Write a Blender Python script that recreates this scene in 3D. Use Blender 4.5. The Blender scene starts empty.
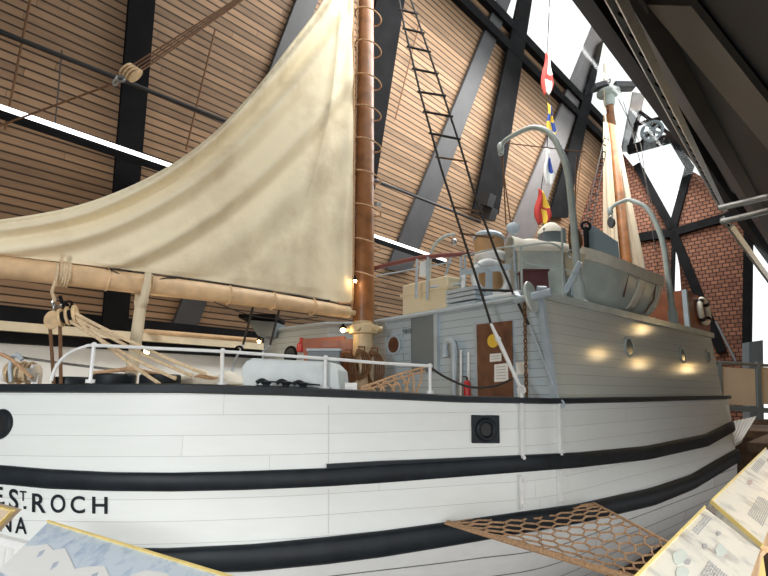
import bpy, bmesh, math, random
from mathutils import Vector, Matrix
random.seed(7)
V = Vector
SC = bpy.context.scene
COL = SC.collection
PI = math.pi
# ------------------------------------------------------------------ camera model (photo frame 768x576)
F = 500.0
TH = math.atan(107 / 500.0)
CT, ST = math.cos(TH), math.sin(TH)
HF = F / CT

def ray(px, py):
    x = (px - 384) / F; y = (288 - py) / F
    return V((x, CT - y * ST, ST + y * CT))
def P(px, py, Y):
    d = ray(px, py); return d * (Y / d.y)
def onplane(px, py, p0, n):
    d = ray(px, py); return d * (p0.dot(n) / d.dot(n))
def PZ(px, py, z):
    d = ray(px, py); return d * (z / d.z)
def zat(Y, py):
    k = (288 - py) / F
    return Y * (k * CT + ST) / (CT - k * ST)
def hx(px, Y): return V(((px - 384) / HF * Y, Y, 0))
def lerp(a, b, t): return a + (b - a) * t
def tab(t, x):
    if x <= t[0][0]: return t[0][1]
    for (x0, y0), (x1, y1) in zip(t, t[1:]):
        if x <= x1: return y0 + (y1 - y0) * (x - x0) / (x1 - x0)
    return t[-1][1]
def spline(pts, n, closed=False):
    pts = [V(p) for p in pts]; N = len(pts); out = []
    segs = N if closed else N - 1
    for i in range(segs):
        g = (lambda k: pts[k % N]) if closed else (lambda k: pts[min(max(k, 0), N - 1)])
        p0, p1, p2, p3 = g(i - 1), g(i), g(i + 1), g(i + 2)
        for j in range(n):
            t = j / n
            out.append(0.5 * ((2 * p1) + (p2 - p0) * t + (2 * p0 - 5 * p1 + 4 * p2 - p3) * t * t + (3 * p1 - p0 - 3 * p2 + p3) * t ** 3))
    if not closed: out.append(pts[-1].copy())
    return out

# ------------------------------------------------------------------ frames: ship axis and building axis
d = ray(962, 395); SA = V((d.x, d.y, 0)).normalized(); SN = V((-SA.y, SA.x, 0))
d = ray(865, 395); BA = V((d.x, d.y, 0)).normalized(); BN = V((-BA.y, BA.x, 0))
UP = V((0, 0, 1))
CORNER = hx(548, 7.0)
SO = CORNER + SN * 3.5
def W(s, u, z=0.0): return SO + SA * s + SN * u + UP * z
def B(s, u, z=0.0): return BA * s + BN * u + UP * z
FLOOR = -4.3; GAL = -1.6; DECK = -0.8; ROOFZ = 1.42

# ------------------------------------------------------------------ materials
def new_mat(name, col=(.5, .5, .5), rough=.6, metal=0.0, noise=0.0, nscale=8.0, bump=0.0, spec=.5, trans=0.0):
    m = bpy.data.materials.new(name); m.use_nodes = True
    nt = m.node_tree; b = nt.nodes['Principled BSDF']
    b.inputs['Roughness'].default_value = rough; b.inputs['Metallic'].default_value = metal
    b.inputs['Specular IOR Level'].default_value = spec
    c = (*col, 1)
    b.inputs['Base Color'].default_value = c
    if noise > 0 or bump > 0:
        tc = nt.nodes.new('ShaderNodeTexCoord'); nz = nt.nodes.new('ShaderNodeTexNoise')
        nz.inputs['Scale'].default_value = nscale; nz.inputs['Detail'].default_value = 5
        nt.links.new(tc.outputs['Object'], nz.inputs['Vector'])
        if noise > 0:
            r = nt.nodes.new('ShaderNodeValToRGB')
            r.color_ramp.elements[0].position = .3; r.color_ramp.elements[1].position = .7
            r.color_ramp.elements[0].color = (*[x * (1 - noise) for x in col], 1)
            r.color_ramp.elements[1].color = (*[min(1, x * (1 + noise * .6)) for x in col], 1)
            nt.links.new(nz.outputs['Fac'], r.inputs['Fac']); nt.links.new(r.outputs['Color'], b.inputs['Base Color'])
        if bump > 0:
            bp = nt.nodes.new('ShaderNodeBump'); bp.inputs['Strength'].default_value = bump; bp.inputs['Distance'].default_value = .02
            nt.links.new(nz.outputs['Fac'], bp.inputs['Height']); nt.links.new(bp.outputs['Normal'], b.inputs['Normal'])
    return m

def board_mat(name, col, axis=2, pitch=.15, gap=.12, gapcol=(.02, .015, .01), var=.25, rough=.7, bump=.6, seam=3.0, grain=.2, seam_axis=0, seam_w=.006, coat=0):
    """horizontal boards: dark groove each pitch, a tone per board, butt joints every seam metres"""
    m = bpy.data.materials.new(name); m.use_nodes = True; nt = m.node_tree; N = nt.nodes; L = nt.links
    b = N['Principled BSDF']; b.inputs['Roughness'].default_value = rough
    if coat: b.inputs['Coat Weight'].default_value = coat; b.inputs['Coat Roughness'].default_value = .15
    tc = N.new('ShaderNodeTexCoord'); sp = N.new('ShaderNodeSeparateXYZ'); L.new(tc.outputs['Object'], sp.inputs[0])
    def mth(op, a, bb=None):
        n = N.new('ShaderNodeMath'); n.operation = op
        for i, v in enumerate((a, bb)):
            if v is None: continue
            if isinstance(v, (int, float)): n.inputs[i].default_value = v
            else: L.new(v, n.inputs[i])
        return n.outputs[0]
    y = mth('DIVIDE', sp.outputs[axis], pitch); fl = mth('FLOOR', y); fr = mth('FRACT', y)
    groove = mth('LESS_THAN', fr, gap)
    wn = N.new('ShaderNodeTexWhiteNoise'); wn.noise_dimensions = '1D'; L.new(fl, wn.inputs['W'])
    xs = mth('ADD', mth('DIVIDE', sp.outputs[seam_axis], seam), mth('MULTIPLY', wn.outputs['Value'], 7.3))
    seg = mth('FLOOR', xs); sfr = mth('FRACT', xs); sm = mth('LESS_THAN', sfr, seam_w / seam * 2)
    dark = mth('MAXIMUM', groove, sm)
    wn2 = N.new('ShaderNodeTexWhiteNoise'); wn2.noise_dimensions = '2D'
    cb = N.new('ShaderNodeCombineXYZ'); L.new(fl, cb.inputs[0]); L.new(seg, cb.inputs[1]); L.new(cb.outputs[0], wn2.inputs['Vector'])
    nz = N.new('ShaderNodeTexNoise'); nz.inputs['Scale'].default_value = 2.0; nz.inputs['Detail'].default_value = 6
    mp = N.new('ShaderNodeMapping'); sc = [6, 6, 6]; sc[seam_axis] = .8; mp.inputs['Scale'].default_value = sc
    L.new(tc.outputs['Object'], mp.inputs[0]); L.new(mp.outputs[0], nz.inputs['Vector'])
    val = mth('ADD', mth('ADD', 1 - var / 2 - grain / 2, mth('MULTIPLY', wn2.outputs['Value'], var)), mth('MULTIPLY', nz.outputs['Fac'], grain))
    hs = N.new('ShaderNodeHueSaturation'); hs.inputs['Color'].default_value = (*col, 1); L.new(val, hs.inputs['Value'])
    mx = N.new('ShaderNodeMix'); mx.data_type = 'RGBA'; L.new(dark, mx.inputs[0]); L.new(hs.outputs[0], mx.inputs[6]); mx.inputs[7].default_value = (*gapcol, 1)
    L.new(mx.outputs[2], b.inputs['Base Color'])
    bp = N.new('ShaderNodeBump'); bp.inputs['Strength'].default_value = bump; bp.inputs['Distance'].default_value = .02; bp.invert = True
    L.new(dark, bp.inputs['Height']); L.new(bp.outputs[0], b.inputs['Normal'])
    return m

def shingle_mat(name):
    m = bpy.data.materials.new(name); m.use_nodes = True; nt = m.node_tree; N = nt.nodes; L = nt.links; b = N['Principled BSDF']
    b.inputs['Roughness'].default_value = .9
    tc = N.new('ShaderNodeTexCoord'); br = N.new('ShaderNodeTexBrick')
    br.inputs['Color1'].default_value = (.27, .12, .07, 1); br.inputs['Color2'].default_value = (.17, .07, .042, 1)
    br.inputs['Mortar'].default_value = (.035, .015, .012, 1); br.inputs['Scale'].default_value = 1
    br.inputs['Mortar Size'].default_value = .02; br.inputs['Brick Width'].default_value = .25; br.inputs['Row Height'].default_value = .165
    L.new(tc.outputs['Object'], br.inputs['Vector'])
    L.new(br.outputs['Color'], b.inputs['Base Color'])
    bp = N.new('ShaderNodeBump'); bp.inputs['Strength'].default_value = .8; bp.inputs['Distance'].default_value = .03; bp.invert = True
    L.new(br.outputs['Fac'], bp.inputs['Height']); L.new(bp.outputs[0], b.inputs['Normal'])
    return m

def canvas_mat(name, col, stain=(.33, .2, .09), amount=.35):
    m = bpy.data.materials.new(name); m.use_nodes = True; nt = m.node_tree; N = nt.nodes; L = nt.links; b = N['Principled BSDF']
    b.inputs['Roughness'].default_value = .9; b.inputs['Specular IOR Level'].default_value = .1
    tc = N.new('ShaderNodeTexCoord')
    n1 = N.new('ShaderNodeTexNoise'); n1.inputs['Scale'].default_value = 1.7; n1.inputs['Detail'].default_value = 9; n1.inputs['Roughness'].default_value = .7
    n2 = N.new('ShaderNodeTexNoise'); n2.inputs['Scale'].default_value = .6; n2.inputs['Detail'].default_value = 3
    L.new(tc.outputs['Object'], n1.inputs['Vector']); L.new(tc.outputs['Object'], n2.inputs['Vector'])
    mu = N.new('ShaderNodeMath'); mu.operation = 'MULTIPLY'; L.new(n1.outputs['Fac'], mu.inputs[0]); L.new(n2.outputs['Fac'], mu.inputs[1])
    r = N.new('ShaderNodeValToRGB'); r.color_ramp.elements[0].position = .2; r.color_ramp.elements[1].position = .45
    r.color_ramp.elements[0].color = (0, 0, 0, 1); r.color_ramp.elements[1].color = (amount, amount, amount, 1)
    L.new(mu.outputs[0], r.inputs['Fac'])
    mx = N.new('ShaderNodeMix'); mx.data_type = 'RGBA'; mx.inputs[6].default_value = (*col, 1); mx.inputs[7].default_value = (*stain, 1)
    L.new(r.outputs['Color'], mx.inputs[0]); L.new(mx.outputs[2], b.inputs['Base Color'])
    n3 = N.new('ShaderNodeTexNoise'); n3.inputs['Scale'].default_value = 5; n3.inputs['Detail'].default_value = 4; L.new(tc.outputs['Object'], n3.inputs['Vector'])
    bp = N.new('ShaderNodeBump'); bp.inputs['Strength'].default_value = .25; bp.inputs['Distance'].default_value = .03
    L.new(n3.outputs['Fac'], bp.inputs['Height']); L.new(bp.outputs[0], b.inputs['Normal'])
    return m

def emit_mat(name, col, s):
    m = bpy.data.materials.new(name); m.use_nodes = True; nt = m.node_tree
    b = nt.nodes['Principled BSDF']; b.inputs['Emission Color'].default_value = (*col, 1); b.inputs['Emission Strength'].default_value = s
    b.inputs['Base Color'].default_value = (*col, 1)
    return m

def glass_mat(name):
    m = bpy.data.materials.new(name); m.use_nodes = True; nt = m.node_tree; N = nt.nodes
    tr = N.new('ShaderNodeBsdfTransparent'); tr.inputs[0].default_value = (.96, .98, .98, 1)
    gl = N.new('ShaderNodeBsdfGlossy'); gl.inputs['Roughness'].default_value = .05
    mx = N.new('ShaderNodeMixShader'); mx.inputs[0].default_value = .05
    nt.links.new(tr.outputs[0], mx.inputs[1]); nt.links.new(gl.outputs[0], mx.inputs[2]); nt.links.new(mx.outputs[0], N['Material Output'].inputs[0])
    return m

def chart_mat(name, c1, c2, c3, scale=6, lines=True):
    """printed panel: blotches of two tones and faint line texture"""
    m = bpy.data.materials.new(name); m.use_nodes = True; nt = m.node_tree; N = nt.nodes; L = nt.links; b = N['Principled BSDF']
    b.inputs['Roughness'].default_value = .3
    tc = N.new('ShaderNodeTexCoord'); nz = N.new('ShaderNodeTexNoise'); nz.inputs['Scale'].default_value = scale; nz.inputs['Detail'].default_value = 8; nz.inputs['Roughness'].default_value = .65
    L.new(tc.outputs['Object'], nz.inputs['Vector'])
    r = N.new('ShaderNodeValToRGB'); e = r.color_ramp.elements
    e[0].position = .38; e[0].color = (*c2, 1); e[1].position = .62; e[1].color = (*c1, 1)
    k = e.new(.5); k.color = (*c1, 1); k2 = e.new(.32); k2.color = (*c3, 1)
    L.new(nz.outputs['Fac'], r.inputs['Fac']); L.new(r.outputs['Color'], b.inputs['Base Color'])
    return m

M = {}
M['plank'] = board_mat('wall_planks', (.285, .175, .098), axis=1, pitch=.155, gap=.22, gapcol=(.045, .025, .014), var=.5, bump=.9, seam=6, grain=.7, seam_w=.003)
M['hull'] = board_mat('white_hull_paint', (.79, .82, .795), axis=2, pitch=.215, gap=.022, gapcol=(.50, .51, .50), var=.05, rough=.42, bump=.35, seam=9, grain=.08, seam_w=.002)
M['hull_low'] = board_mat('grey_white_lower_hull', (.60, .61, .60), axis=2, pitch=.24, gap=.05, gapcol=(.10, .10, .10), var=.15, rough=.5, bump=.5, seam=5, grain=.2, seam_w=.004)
M['house'] = board_mat('grey_clapboard_paint', (.46, .545, .60), axis=2, pitch=.125, gap=.07, gapcol=(.20, .23, .24), var=.05, rough=.35, bump=.5, seam=60, grain=.08)
M['house_side'] = board_mat('grey_side_boards_warm_lit', (.57, .57, .50), axis=2, pitch=.15, gap=.035, gapcol=(.30, .31, .29), var=.05, rough=.13, bump=.25, seam=60, grain=.05)  # front wall's paint again, with the side's warm light put into the colour
M['shingle'] = shingle_mat('red_shingles')
M['steel_dark'] = new_mat('dark_steel', (.011, .011, .012), .85, noise=.3, nscale=2, spec=.08)
M['steel_grey'] = new_mat('grey_steel_paint', (.06, .06, .063), .6, noise=.15, nscale=2)
M['steel_pale'] = new_mat('pale_grey_steel_paint', (.15, .14, .14), .5, noise=.12, nscale=2)
M['soffit'] = new_mat('dark_soffit', (.022, .029, .034), .6, noise=.15, nscale=1.5)
M['olive'] = new_mat('olive_grey_beam', (.10, .10, .088), .5, noise=.12, nscale=1.5)
M['black'] = new_mat('navy_black_paint', (.012, .017, .022), .5, noise=.35, nscale=5, spec=.3)
M['black_metal'] = new_mat('black_iron', (.012, .012, .014), .5)
M['white'] = new_mat('white_gloss_paint', (.80, .81, .80), .4, noise=.06, nscale=9)
M['whitewall'] = new_mat('white_wall_paint', (.85, .84, .80), .8)
M['cream'] = new_mat('cream_paint', (.70, .60, .42), .6, noise=.1, nscale=4)
M['boom'] = new_mat('buff_spar_paint', (.72, .49, .28), .5, noise=.2, nscale=5)
M['mastwood'] = new_mat('varnished_mast_wood', (.27, .11, .038), .35, noise=.4, nscale=4, bump=.1)
M['mastpaint'] = new_mat('buff_mast_paint', (.62, .48, .29), .45, noise=.15, nscale=5)
M['rope'] = new_mat('tan_rope', (.55, .34, .19), .9, noise=.35, nscale=40, bump=.5)
M['rope_pale'] = new_mat('pale_rope', (.68, .52, .33), .9, noise=.25, nscale=40, bump=.4)
M['rope_dark'] = new_mat('tarred_rope', (.035, .03, .026), .85, noise=.3, nscale=40)
M['rope_brown'] = new_mat('brown_rope', (.17, .085, .04), .9, noise=.3, nscale=40)
M['wood_block'] = new_mat('blonde_wood', (.66, .47, .26), .5, noise=.25, nscale=12)
M['door'] = new_mat('brown_door_wood', (.15, .06, .03), .45, noise=.35, nscale=6)
M['redwood'] = new_mat('red_brown_wood', (.27, .085, .035), .4, noise=.3, nscale=4)
M['railwood'] = new_mat('maroon_wood_rail', (.22, .07, .06), .4, noise=.15, nscale=4)
M['greydoor'] = new_mat('slate_blue_paint', (.16, .195, .215), .45, noise=.06, nscale=3)
M['shipgrey'] = new_mat('ship_grey_paint', (.43, .50, .55), .4, noise=.1, nscale=6)
M['davit'] = new_mat('pale_green_grey_paint', (.42, .47, .44), .38, noise=.1, nscale=6)
M['boatgrey'] = new_mat('boat_grey_paint', (.55, .59, .54), .28, noise=.12, nscale=4)
M['gunwale'] = new_mat('cream_gunwale', (.85, .79, .66), .45, noise=.08, nscale=6)
M['canvas'] = canvas_mat('stained_sail_canvas', (.88, .775, .56), stain=(.36, .22, .10), amount=.5)
M['canvas_white'] = canvas_mat('pale_canvas', (.80, .75, .64), amount=.2)
M['canvas_cream'] = canvas_mat('cream_canvas', (.78, .68, .48), amount=.25)
M['furled'] = canvas_mat('furled_sail_canvas', (.50, .42, .31), stain=(.5, .36, .22), amount=.4)
M['tan'] = new_mat('tan_ventilator_paint', (.55, .33, .16), .5, noise=.12, nscale=4)
M['maroon'] = new_mat('maroon_paint', (.10, .03, .03), .5, noise=.2, nscale=5)
M['red'] = new_mat('red_paint', (.55, .03, .03), .35)
M['orange'] = new_mat('orange_wood', (.40, .11, .04), .5, noise=.3, nscale=5)
M['yellow'] = new_mat('yellow_paint', (.80, .53, .05), .4)
M['blue'] = new_mat('blue_cloth', (.03, .07, .33), .8)
M['redcloth'] = new_mat('red_cloth', (.52, .045, .035), .8)
M['whitecloth'] = new_mat('white_cloth', (.8, .8, .78), .8)
M['yellowcloth'] = new_mat('yellow_cloth', (.8, .55, .06), .8)
M['paper'] = new_mat('white_paper', (.85, .85, .82), .6)
M['ink'] = new_mat('grey_print', (.48, .49, .50), .6)
M['steel'] = new_mat('galvanised_steel', (.42, .43, .42), .35, metal=.8, noise=.15, nscale=10)
M['glassy'] = new_mat('dark_port_glass', (.02, .03, .035), .08)
M['teal_port'] = new_mat('teal_port_glass', (.06, .10, .11), .12)
M['glass'] = glass_mat('window_glass')
M['dock'] = new_mat('brown_dock_floor', (.14, .085, .05), .85, noise=.4, nscale=3, bump=.2)
M['galfloor'] = new_mat('dark_gallery_carpet', (.10, .09, .08), .9, noise=.3, nscale=20)
M['frame_yellow'] = new_mat('yellow_wood_frame', (.85, .66, .24), .45, noise=.15, nscale=8)
M['panel_ice'] = chart_mat('iceberg_print', (.62, .71, .80), (.42, .54, .68), (.28, .38, .50), scale=16)
M['panel_map'] = chart_mat('pale_chart_print', (.78, .75, .66), (.52, .52, .48), (.42, .30, .24), scale=9)
M['beige'] = new_mat('beige_screen_panel', (.62, .50, .37), .6, noise=.08, nscale=2)
M['lamp'] = emit_mat('warm_lamp_glow', (1.0, .72, .34), 30.0)
M['tube'] = emit_mat('white_tube_glow', (1.0, 1.0, .98), 2.2)
M['skyglow'] = None

# ------------------------------------------------------------------ mesh builder
class MB:
    def __init__(s): s.v = []; s.f = []; s.m = []; s.cm = 0
    def add(s, vs, fs):
        o = len(s.v); s.v += [V(p) for p in vs]
        s.f += [[i + o for i in f] for f in fs]; s.m += [s.cm] * len(fs); return s
    def mat(s, i): s.cm = i; return s
    def box(s, c, ax, ay, az):
        """centre and three half-axis vectors"""
        c, ax, ay, az = V(c), V(ax), V(ay), V(az)
        vs = [c + ax * i + ay * j + az * k for k in (-1, 1) for j in (-1, 1) for i in (-1, 1)]
        fs = [[0, 2, 3, 1], [4, 5, 7, 6], [0, 1, 5, 4], [2, 6, 7, 3], [0, 4, 6, 2], [1, 3, 7, 5]]
        if ax.cross(ay).dot(az) < 0: fs = [f[::-1] for f in fs]
        return s.add(vs, fs)
    def bar(s, p0, p1, w, h, up=UP):
        p0, p1 = V(p0), V(p1); d = p1 - p0; a = d.normalized(); x = a.cross(up)
        if x.length < 1e-4: x = a.cross(V((1, 0, 0)))
        x.normalize(); y = x.cross(a)
        return s.box((p0 + p1) / 2, d / 2, x * w / 2, y * h / 2)
    def tube(s, pts, r, n=8, closed=False, cap=True):
        pts = [V(p) for p in pts]; N = len(pts)
        if N < 2: return s
        rs = r if isinstance(r, (list, tuple)) else [r] * N
        rings = []; prev = None
        for i, p in enumerate(pts):
            if closed: t = pts[(i + 1) % N] - pts[i - 1]
            else: t = pts[min(i + 1, N - 1)] - pts[max(i - 1, 0)]
            if t.length < 1e-9: t = V((0, 0, 1))
            t.normalize()
            if prev is None:
                x = t.cross(UP)
                if x.length < 1e-3: x = t.cross(V((1, 0, 0)))
            else: x = prev - t * prev.dot(t)
            if x.length < 1e-6: x = t.cross(V((0, 1, 0)))
            x.normalize(); prev = x; y = t.cross(x)
            rings.append([p + (x * math.cos(2 * PI * k / n) + y * math.sin(2 * PI * k / n)) * rs[i] for k in range(n)])
        vs = [q for rg in rings for q in rg]; fs = []
        for i in range(N if closed else N - 1):
            j = (i + 1) % N
            for k in range(n):
                k2 = (k + 1) % n; fs.append([i * n + k, i * n + k2, j * n + k2, j * n + k])
        if not closed and cap:
            fs.append(list(range(n))[::-1]); fs.append([(N - 1) * n + k for k in range(n)])
        return s.add(vs, fs)
    def cyl(s, p0, p1, r0, r1=None, n=16): return s.tube([p0, p1], [r0, r0 if r1 is None else r1], n)
    def ring(s, c, nrm, R, r, n=28, k=8, sx=1.0):
        nrm = V(nrm).normalized(); x = nrm.cross(UP)
        if x.length < 1e-3: x = V((1, 0, 0))
        x.normalize(); y = nrm.cross(x)
        return s.tube([V(c) + (x * math.cos(2 * PI * i / n) * sx + y * math.sin(2 * PI * i / n)) * R for i in range(n)], r, k, True)
    def lathe(s, c, axis, prof, n=20):
        """prof: (radius, height along axis)"""
        axis = V(axis).normalized(); x = axis.cross(UP)
        if x.length < 1e-3: x = V((1, 0, 0))
        x.normalize(); y = axis.cross(x); vs = []; fs = []
        for (r, h) in prof:
            for k in range(n): vs.append(V(c) + axis * h + (x * math.cos(2 * PI * k / n) + y * math.sin(2 * PI * k / n)) * r)
        for i in range(len(prof) - 1):
            for k in range(n):
                k2 = (k + 1) % n; fs.append([i * n + k, i * n + k2, (i + 1) * n + k2, (i + 1) * n + k])
        fs.append(list(range(n))[::-1]); fs.append([(len(prof) - 1) * n + k for k in range(n)])
        return s.add(vs, fs)
    def sphere(s, c, r, n=12, sq=(1, 1, 1)):
        prof = []; vs = []; fs = []; c = V(c); m = n // 2
        for i in range(m + 1):
            a = PI * i / m
            for k in range(n):
                b = 2 * PI * k / n
                vs.append(c + V((math.sin(a) * math.cos(b) * sq[0], math.sin(a) * math.sin(b) * sq[1], math.cos(a) * sq[2])) * r)
        for i in range(m):
            for k in range(n):
                k2 = (k + 1) % n; fs.append([i * n + k, (i + 1) * n + k, (i + 1) * n + k2, i * n + k2])
        return s.add(vs, fs)
    def prism(s, poly, dv):
        """polygon (3-D points) extruded by vector dv"""
        poly = [V(p) for p in poly]; n = len(poly); dv = V(dv)
        nr = V((0, 0, 0))
        for i in range(n): nr += poly[i].cross(poly[(i + 1) % n])
        if nr.dot(dv) > 0: poly = poly[::-1]
        vs = poly + [p + dv for p in poly]
        fs = [list(range(n)), [n + i for i in range(n)][::-1]]
        for i in range(n):
            j = (i + 1) % n; fs.append([i, n + i, n + j, j][::1])
        return s.add(vs, [f for f in fs])
    def grid(s, rows, closed_j=False):
        nr = len(rows); nc = len(rows[0]); vs = [p for r in rows for p in r]; fs = []
        for i in range(nr - 1):
            for j in range(nc if closed_j else nc - 1):
                j2 = (j + 1) % nc; fs.append([i * nc + j, i * nc + j2, (i + 1) * nc + j2, (i + 1) * nc + j])
        return s.add(vs, fs)
    def build(s, name, mats, parent=None, smooth=True, angle=35, bevel=0, thick=0, matrix=None):
        me = bpy.data.meshes.new(name)
        vs = s.v
        if matrix is not None:
            inv = matrix.inverted(); vs = [inv @ p for p in vs]
        elif parent is not None and parent.get('_loc'):
            pass
        me.from_pydata([tuple(p) for p in vs], [], s.f)
        if not isinstance(mats, (list, tuple)): mats = [mats]
        for m in mats: me.materials.append(m)
        me.polygons.foreach_set('material_index', s.m)
        bm = bmesh.new(); bm.from_mesh(me)
        bmesh.ops.recalc_face_normals(bm, faces=bm.faces)
        if smooth:
            for fc in bm.faces: fc.smooth = True
            for e in bm.edges:
                if len(e.link_faces) == 2 and e.calc_face_angle(0) > math.radians(angle): e.smooth = False
        bm.to_mesh(me); bm.free(); me.update()
        o = bpy.data.objects.new(name, me); COL.objects.link(o)
        if matrix is not None: o.matrix_world = matrix
        if parent is not None:
            o.parent = parent
            o.matrix_parent_inverse = abs_inv(parent)
        if thick:
            md = o.modifiers.new('thickness', 'SOLIDIFY'); md.thickness = thick; md.offset = 0
        if bevel:
            md = o.modifiers.new('bevel', 'BEVEL'); md.width = bevel; md.segments = 2; md.limit_method = 'ANGLE'
        return o

def abs_inv(o):
    m = o.matrix_basis.copy(); p = o
    while p.parent is not None:
        m = p.matrix_parent_inverse @ m; p = p.parent; m = p.matrix_basis @ m
    return m.inverted()
def tag(o, label, cat, group=None):
    o['label'] = label; o['category'] = cat
    if group: o['group'] = group
    return o
def thing(name, label, cat, loc, group=None):
    o = bpy.data.objects.new(name, None); COL.objects.link(o); o.location = V(loc); o.empty_display_size = .2
    return tag(o, label, cat, group)
def struct(o): o['kind'] = 'structure'; return o
def bez(p0, p1, sag, n=12):
    """hanging rope between two points"""
    p0, p1 = V(p0), V(p1)
    return [p0.lerp(p1, i / n) - UP * sag * 4 * (i / n) * (1 - i / n) for i in range(n + 1)]

# ================================================================== THE BUILDING
WANG = math.radians(68)
far_p0 = B(0, 12, 1.3)
far_up = -BN * math.cos(WANG) + UP * math.sin(WANG)
far_n = (-BN * math.sin(WANG) - UP * math.cos(WANG))        # faces the ship
def farpt(px, py, off=0.0): return onplane(px, py, far_p0 + far_n * off, far_n)
top = farpt(485, 0); FTOP = (top - far_p0).dot(far_up)
TU, TZ = top.dot(BN), top.z
ENDS = 24.0
# local frame of the far wall: x along building, y up the slope
Mfar = Matrix((BA.to_4d(), far_up.to_4d(), (-far_n if BA.cross(far_up).dot(far_n) < 0 else far_n).to_4d(), (0, 0, 0, 1)))
Mfar = Matrix.Translation(far_p0) @ Matrix(((BA.x, far_up.x, far_n.x, 0), (BA.y, far_up.y, far_n.y, 0), (BA.z, far_up.z, far_n.z, 0), (0, 0, 0, 1)))
mb = MB()
c = far_p0 + BA * (ENDS - 16) / 2 + far_up * (FTOP + .1) / 2 - far_n * .1
mb.box(c, BA * (ENDS + 16) / 2, far_up * (FTOP + .1) / 2, far_n * .1)
struct(mb.build('wall_far', M['plank'], matrix=Mfar, smooth=False))
# eave beams along the top of the plank wall
for k, (off, up0) in enumerate(((.16, -.10), (.16, -.75))):
    mb = MB(); p = far_p0 + far_up * (FTOP + up0) + far_n * off
    mb.bar(p + BA * -10, p + BA * ENDS, .25, .3, far_n)
    struct(mb.build('trim_%d' % (k + 1), M['steel_dark'], smooth=False))
# low wall below the slope
mb = MB(); mb.box(B((ENDS - 16) / 2, 12.15, (1.3 + FLOOR) / 2), BA * (ENDS + 16) / 2, BN * .12, UP * (1.3 - FLOOR) / 2)
struct(mb.build('wall_low', M['whitewall'], smooth=False))
mb = MB(); mb.bar(B(-12, 11.85, 1.52), B(ENDS, 11.85, 1.52), .35, .3); struct(mb.build('trim_3', M['steel_dark'], smooth=False))
mb = MB(); mb.bar(B(-12, 11.8, 1.28), B(ENDS, 11.8, 1.28), .3, .18); struct(mb.build('trim_4', M['cream'], smooth=False))
mb = MB(); mb.bar(B(-12, 11.9, 1.08), B(ENDS, 11.9, 1.08), .25, .2); struct(mb.build('trim_5', M['steel_dark'], smooth=False))

# floors
mb = MB(); mb.box(B(4, 4, FLOOR - .1), BA * 22, BN * 9.5, UP * .1); struct(mb.build('floor', M['dock'], smooth=False))
mb = MB(); mb.box(B(6, -1.05, GAL - .08), BA * 9, BN * 1.5, UP * .08); struct(mb.build('floor_gallery', M['galfloor'], smooth=False))
mb = MB(); mb.box(B(21.8, 5, -1.2), BA * 2.1, BN * 7, UP * .1); struct(mb.build('floor_end_gallery', M['dock'], smooth=False))

mb = MB(); mb.box(B(17.3, -.1, -1.2), BA * 2.4, BN * 2.3, UP * .1); struct(mb.build('floor_walkway', M['dock'], smooth=False))
# ---- near roof slope (dark soffit over the viewer's right shoulder)
NU, NZ = 2.4, 6.4
NANG = math.radians(58)
near_up = BN * math.cos(NANG) + UP * math.sin(NANG)
near_n = BN * math.sin(NANG) - UP * math.cos(NANG)          # faces the room
near_p0 = B(0, NU, NZ)
def nearpt(px, py, off=0.0): return onplane(px, py, near_p0 + near_n * off, near_n)
mb = MB(); L0 = (NZ - .9) / math.sin(NANG)
mb.box(near_p0 + BA * 13.5 - near_up * L0 / 2 - near_n * .1, BA * 25.5, near_up * L0 / 2, near_n * .1)
struct(mb.build('wall_near', M['soffit'], smooth=False))
L1 = (.9 - GAL) / math.sin(NANG); mb = MB()
mb.box(near_p0 + BA * 23.75 - near_up * (L0 + L1 / 2) - near_n * .1, BA * 15.25, near_up * L1 / 2, near_n * .1)
struct(mb.build('wall_near_low_light_block', M['soffit'], smooth=False))  # unseen, added to darken the right hull and stop a bright reflection
def near_line(px, py, off):
    p = nearpt(px, py, off); return p - BA * p.dot(BA)
NB = 10
def near_beam(name, a, b, off, t, mat, s0=-2, s1=39):
    """band between two lines of the roof slope, given where they cross the top of the frame"""
    p, q = near_line(*a, off), near_line(*b, off)
    mb = MB(); mb.box((p + q) / 2 + BA * (s0 + s1) / 2, BA * (s1 - s0) / 2, (p - q) / 2, near_n * t / 2)
    return mb.build(name, mat, smooth=False)
struct(near_beam('trim_6', (583, 0), (606, 0), .12, .24, M['steel_dark']))
struct(near_beam('trim_7', (622, 0), (640, 0), .1, .2, M['steel_grey']))
# broad olive rafter and its neighbour
mb = MB(); mb.prism([nearpt(651, 0, .02), nearpt(697, 0, .02), nearpt(800, 132, .02), nearpt(800, 180, .02)], near_n * .06)
tag(mb.build('roof_rafter', M['olive'], smooth=False), 'broad olive-grey rafter crossing the dark roof at top right', 'beam')
mb = MB(); pp = [nearpt(x, y, .09) for x, y in ((637, -10), (655, 30), (685, 97), (712, 152), (740, 205))]
mb.tube(pp, .035, 8); tag(mb.build('roof_pipe', M['black_metal']), 'thin black pipe running down the dark roof slope at top right', 'pipe')
def tray(name, label, A, Bp):
    root = thing(name, label, 'cable tray', A)
    side = (Bp - A).normalized().cross(near_n).normalized()
    for sg in (-1, 1):
        mb = MB(); mb.bar(A + side * .13 * sg, Bp + side * .13 * sg, .04, .09, near_n); mb.build('side_rail', M['steel'], root, smooth=False)
    n = 26
    for i in range(n):
        mb = MB(); p = A.lerp(Bp, (i + .5) / n); mb.bar(p - side * .13, p + side * .13, .03, .02, near_n)
        mb.build('rung', M['steel_dark'], root, smooth=False)
    return root
tray('cable_tray', 'long metal cable tray along the skylight edge of the dark roof', nearpt(606, -20, .4), nearpt(722, 208, .4))
tray('cable_tray', 'shorter metal cable tray hanging below the bracket at far right', P(727, 222, 9.6), P(785, 302, 15))
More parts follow.
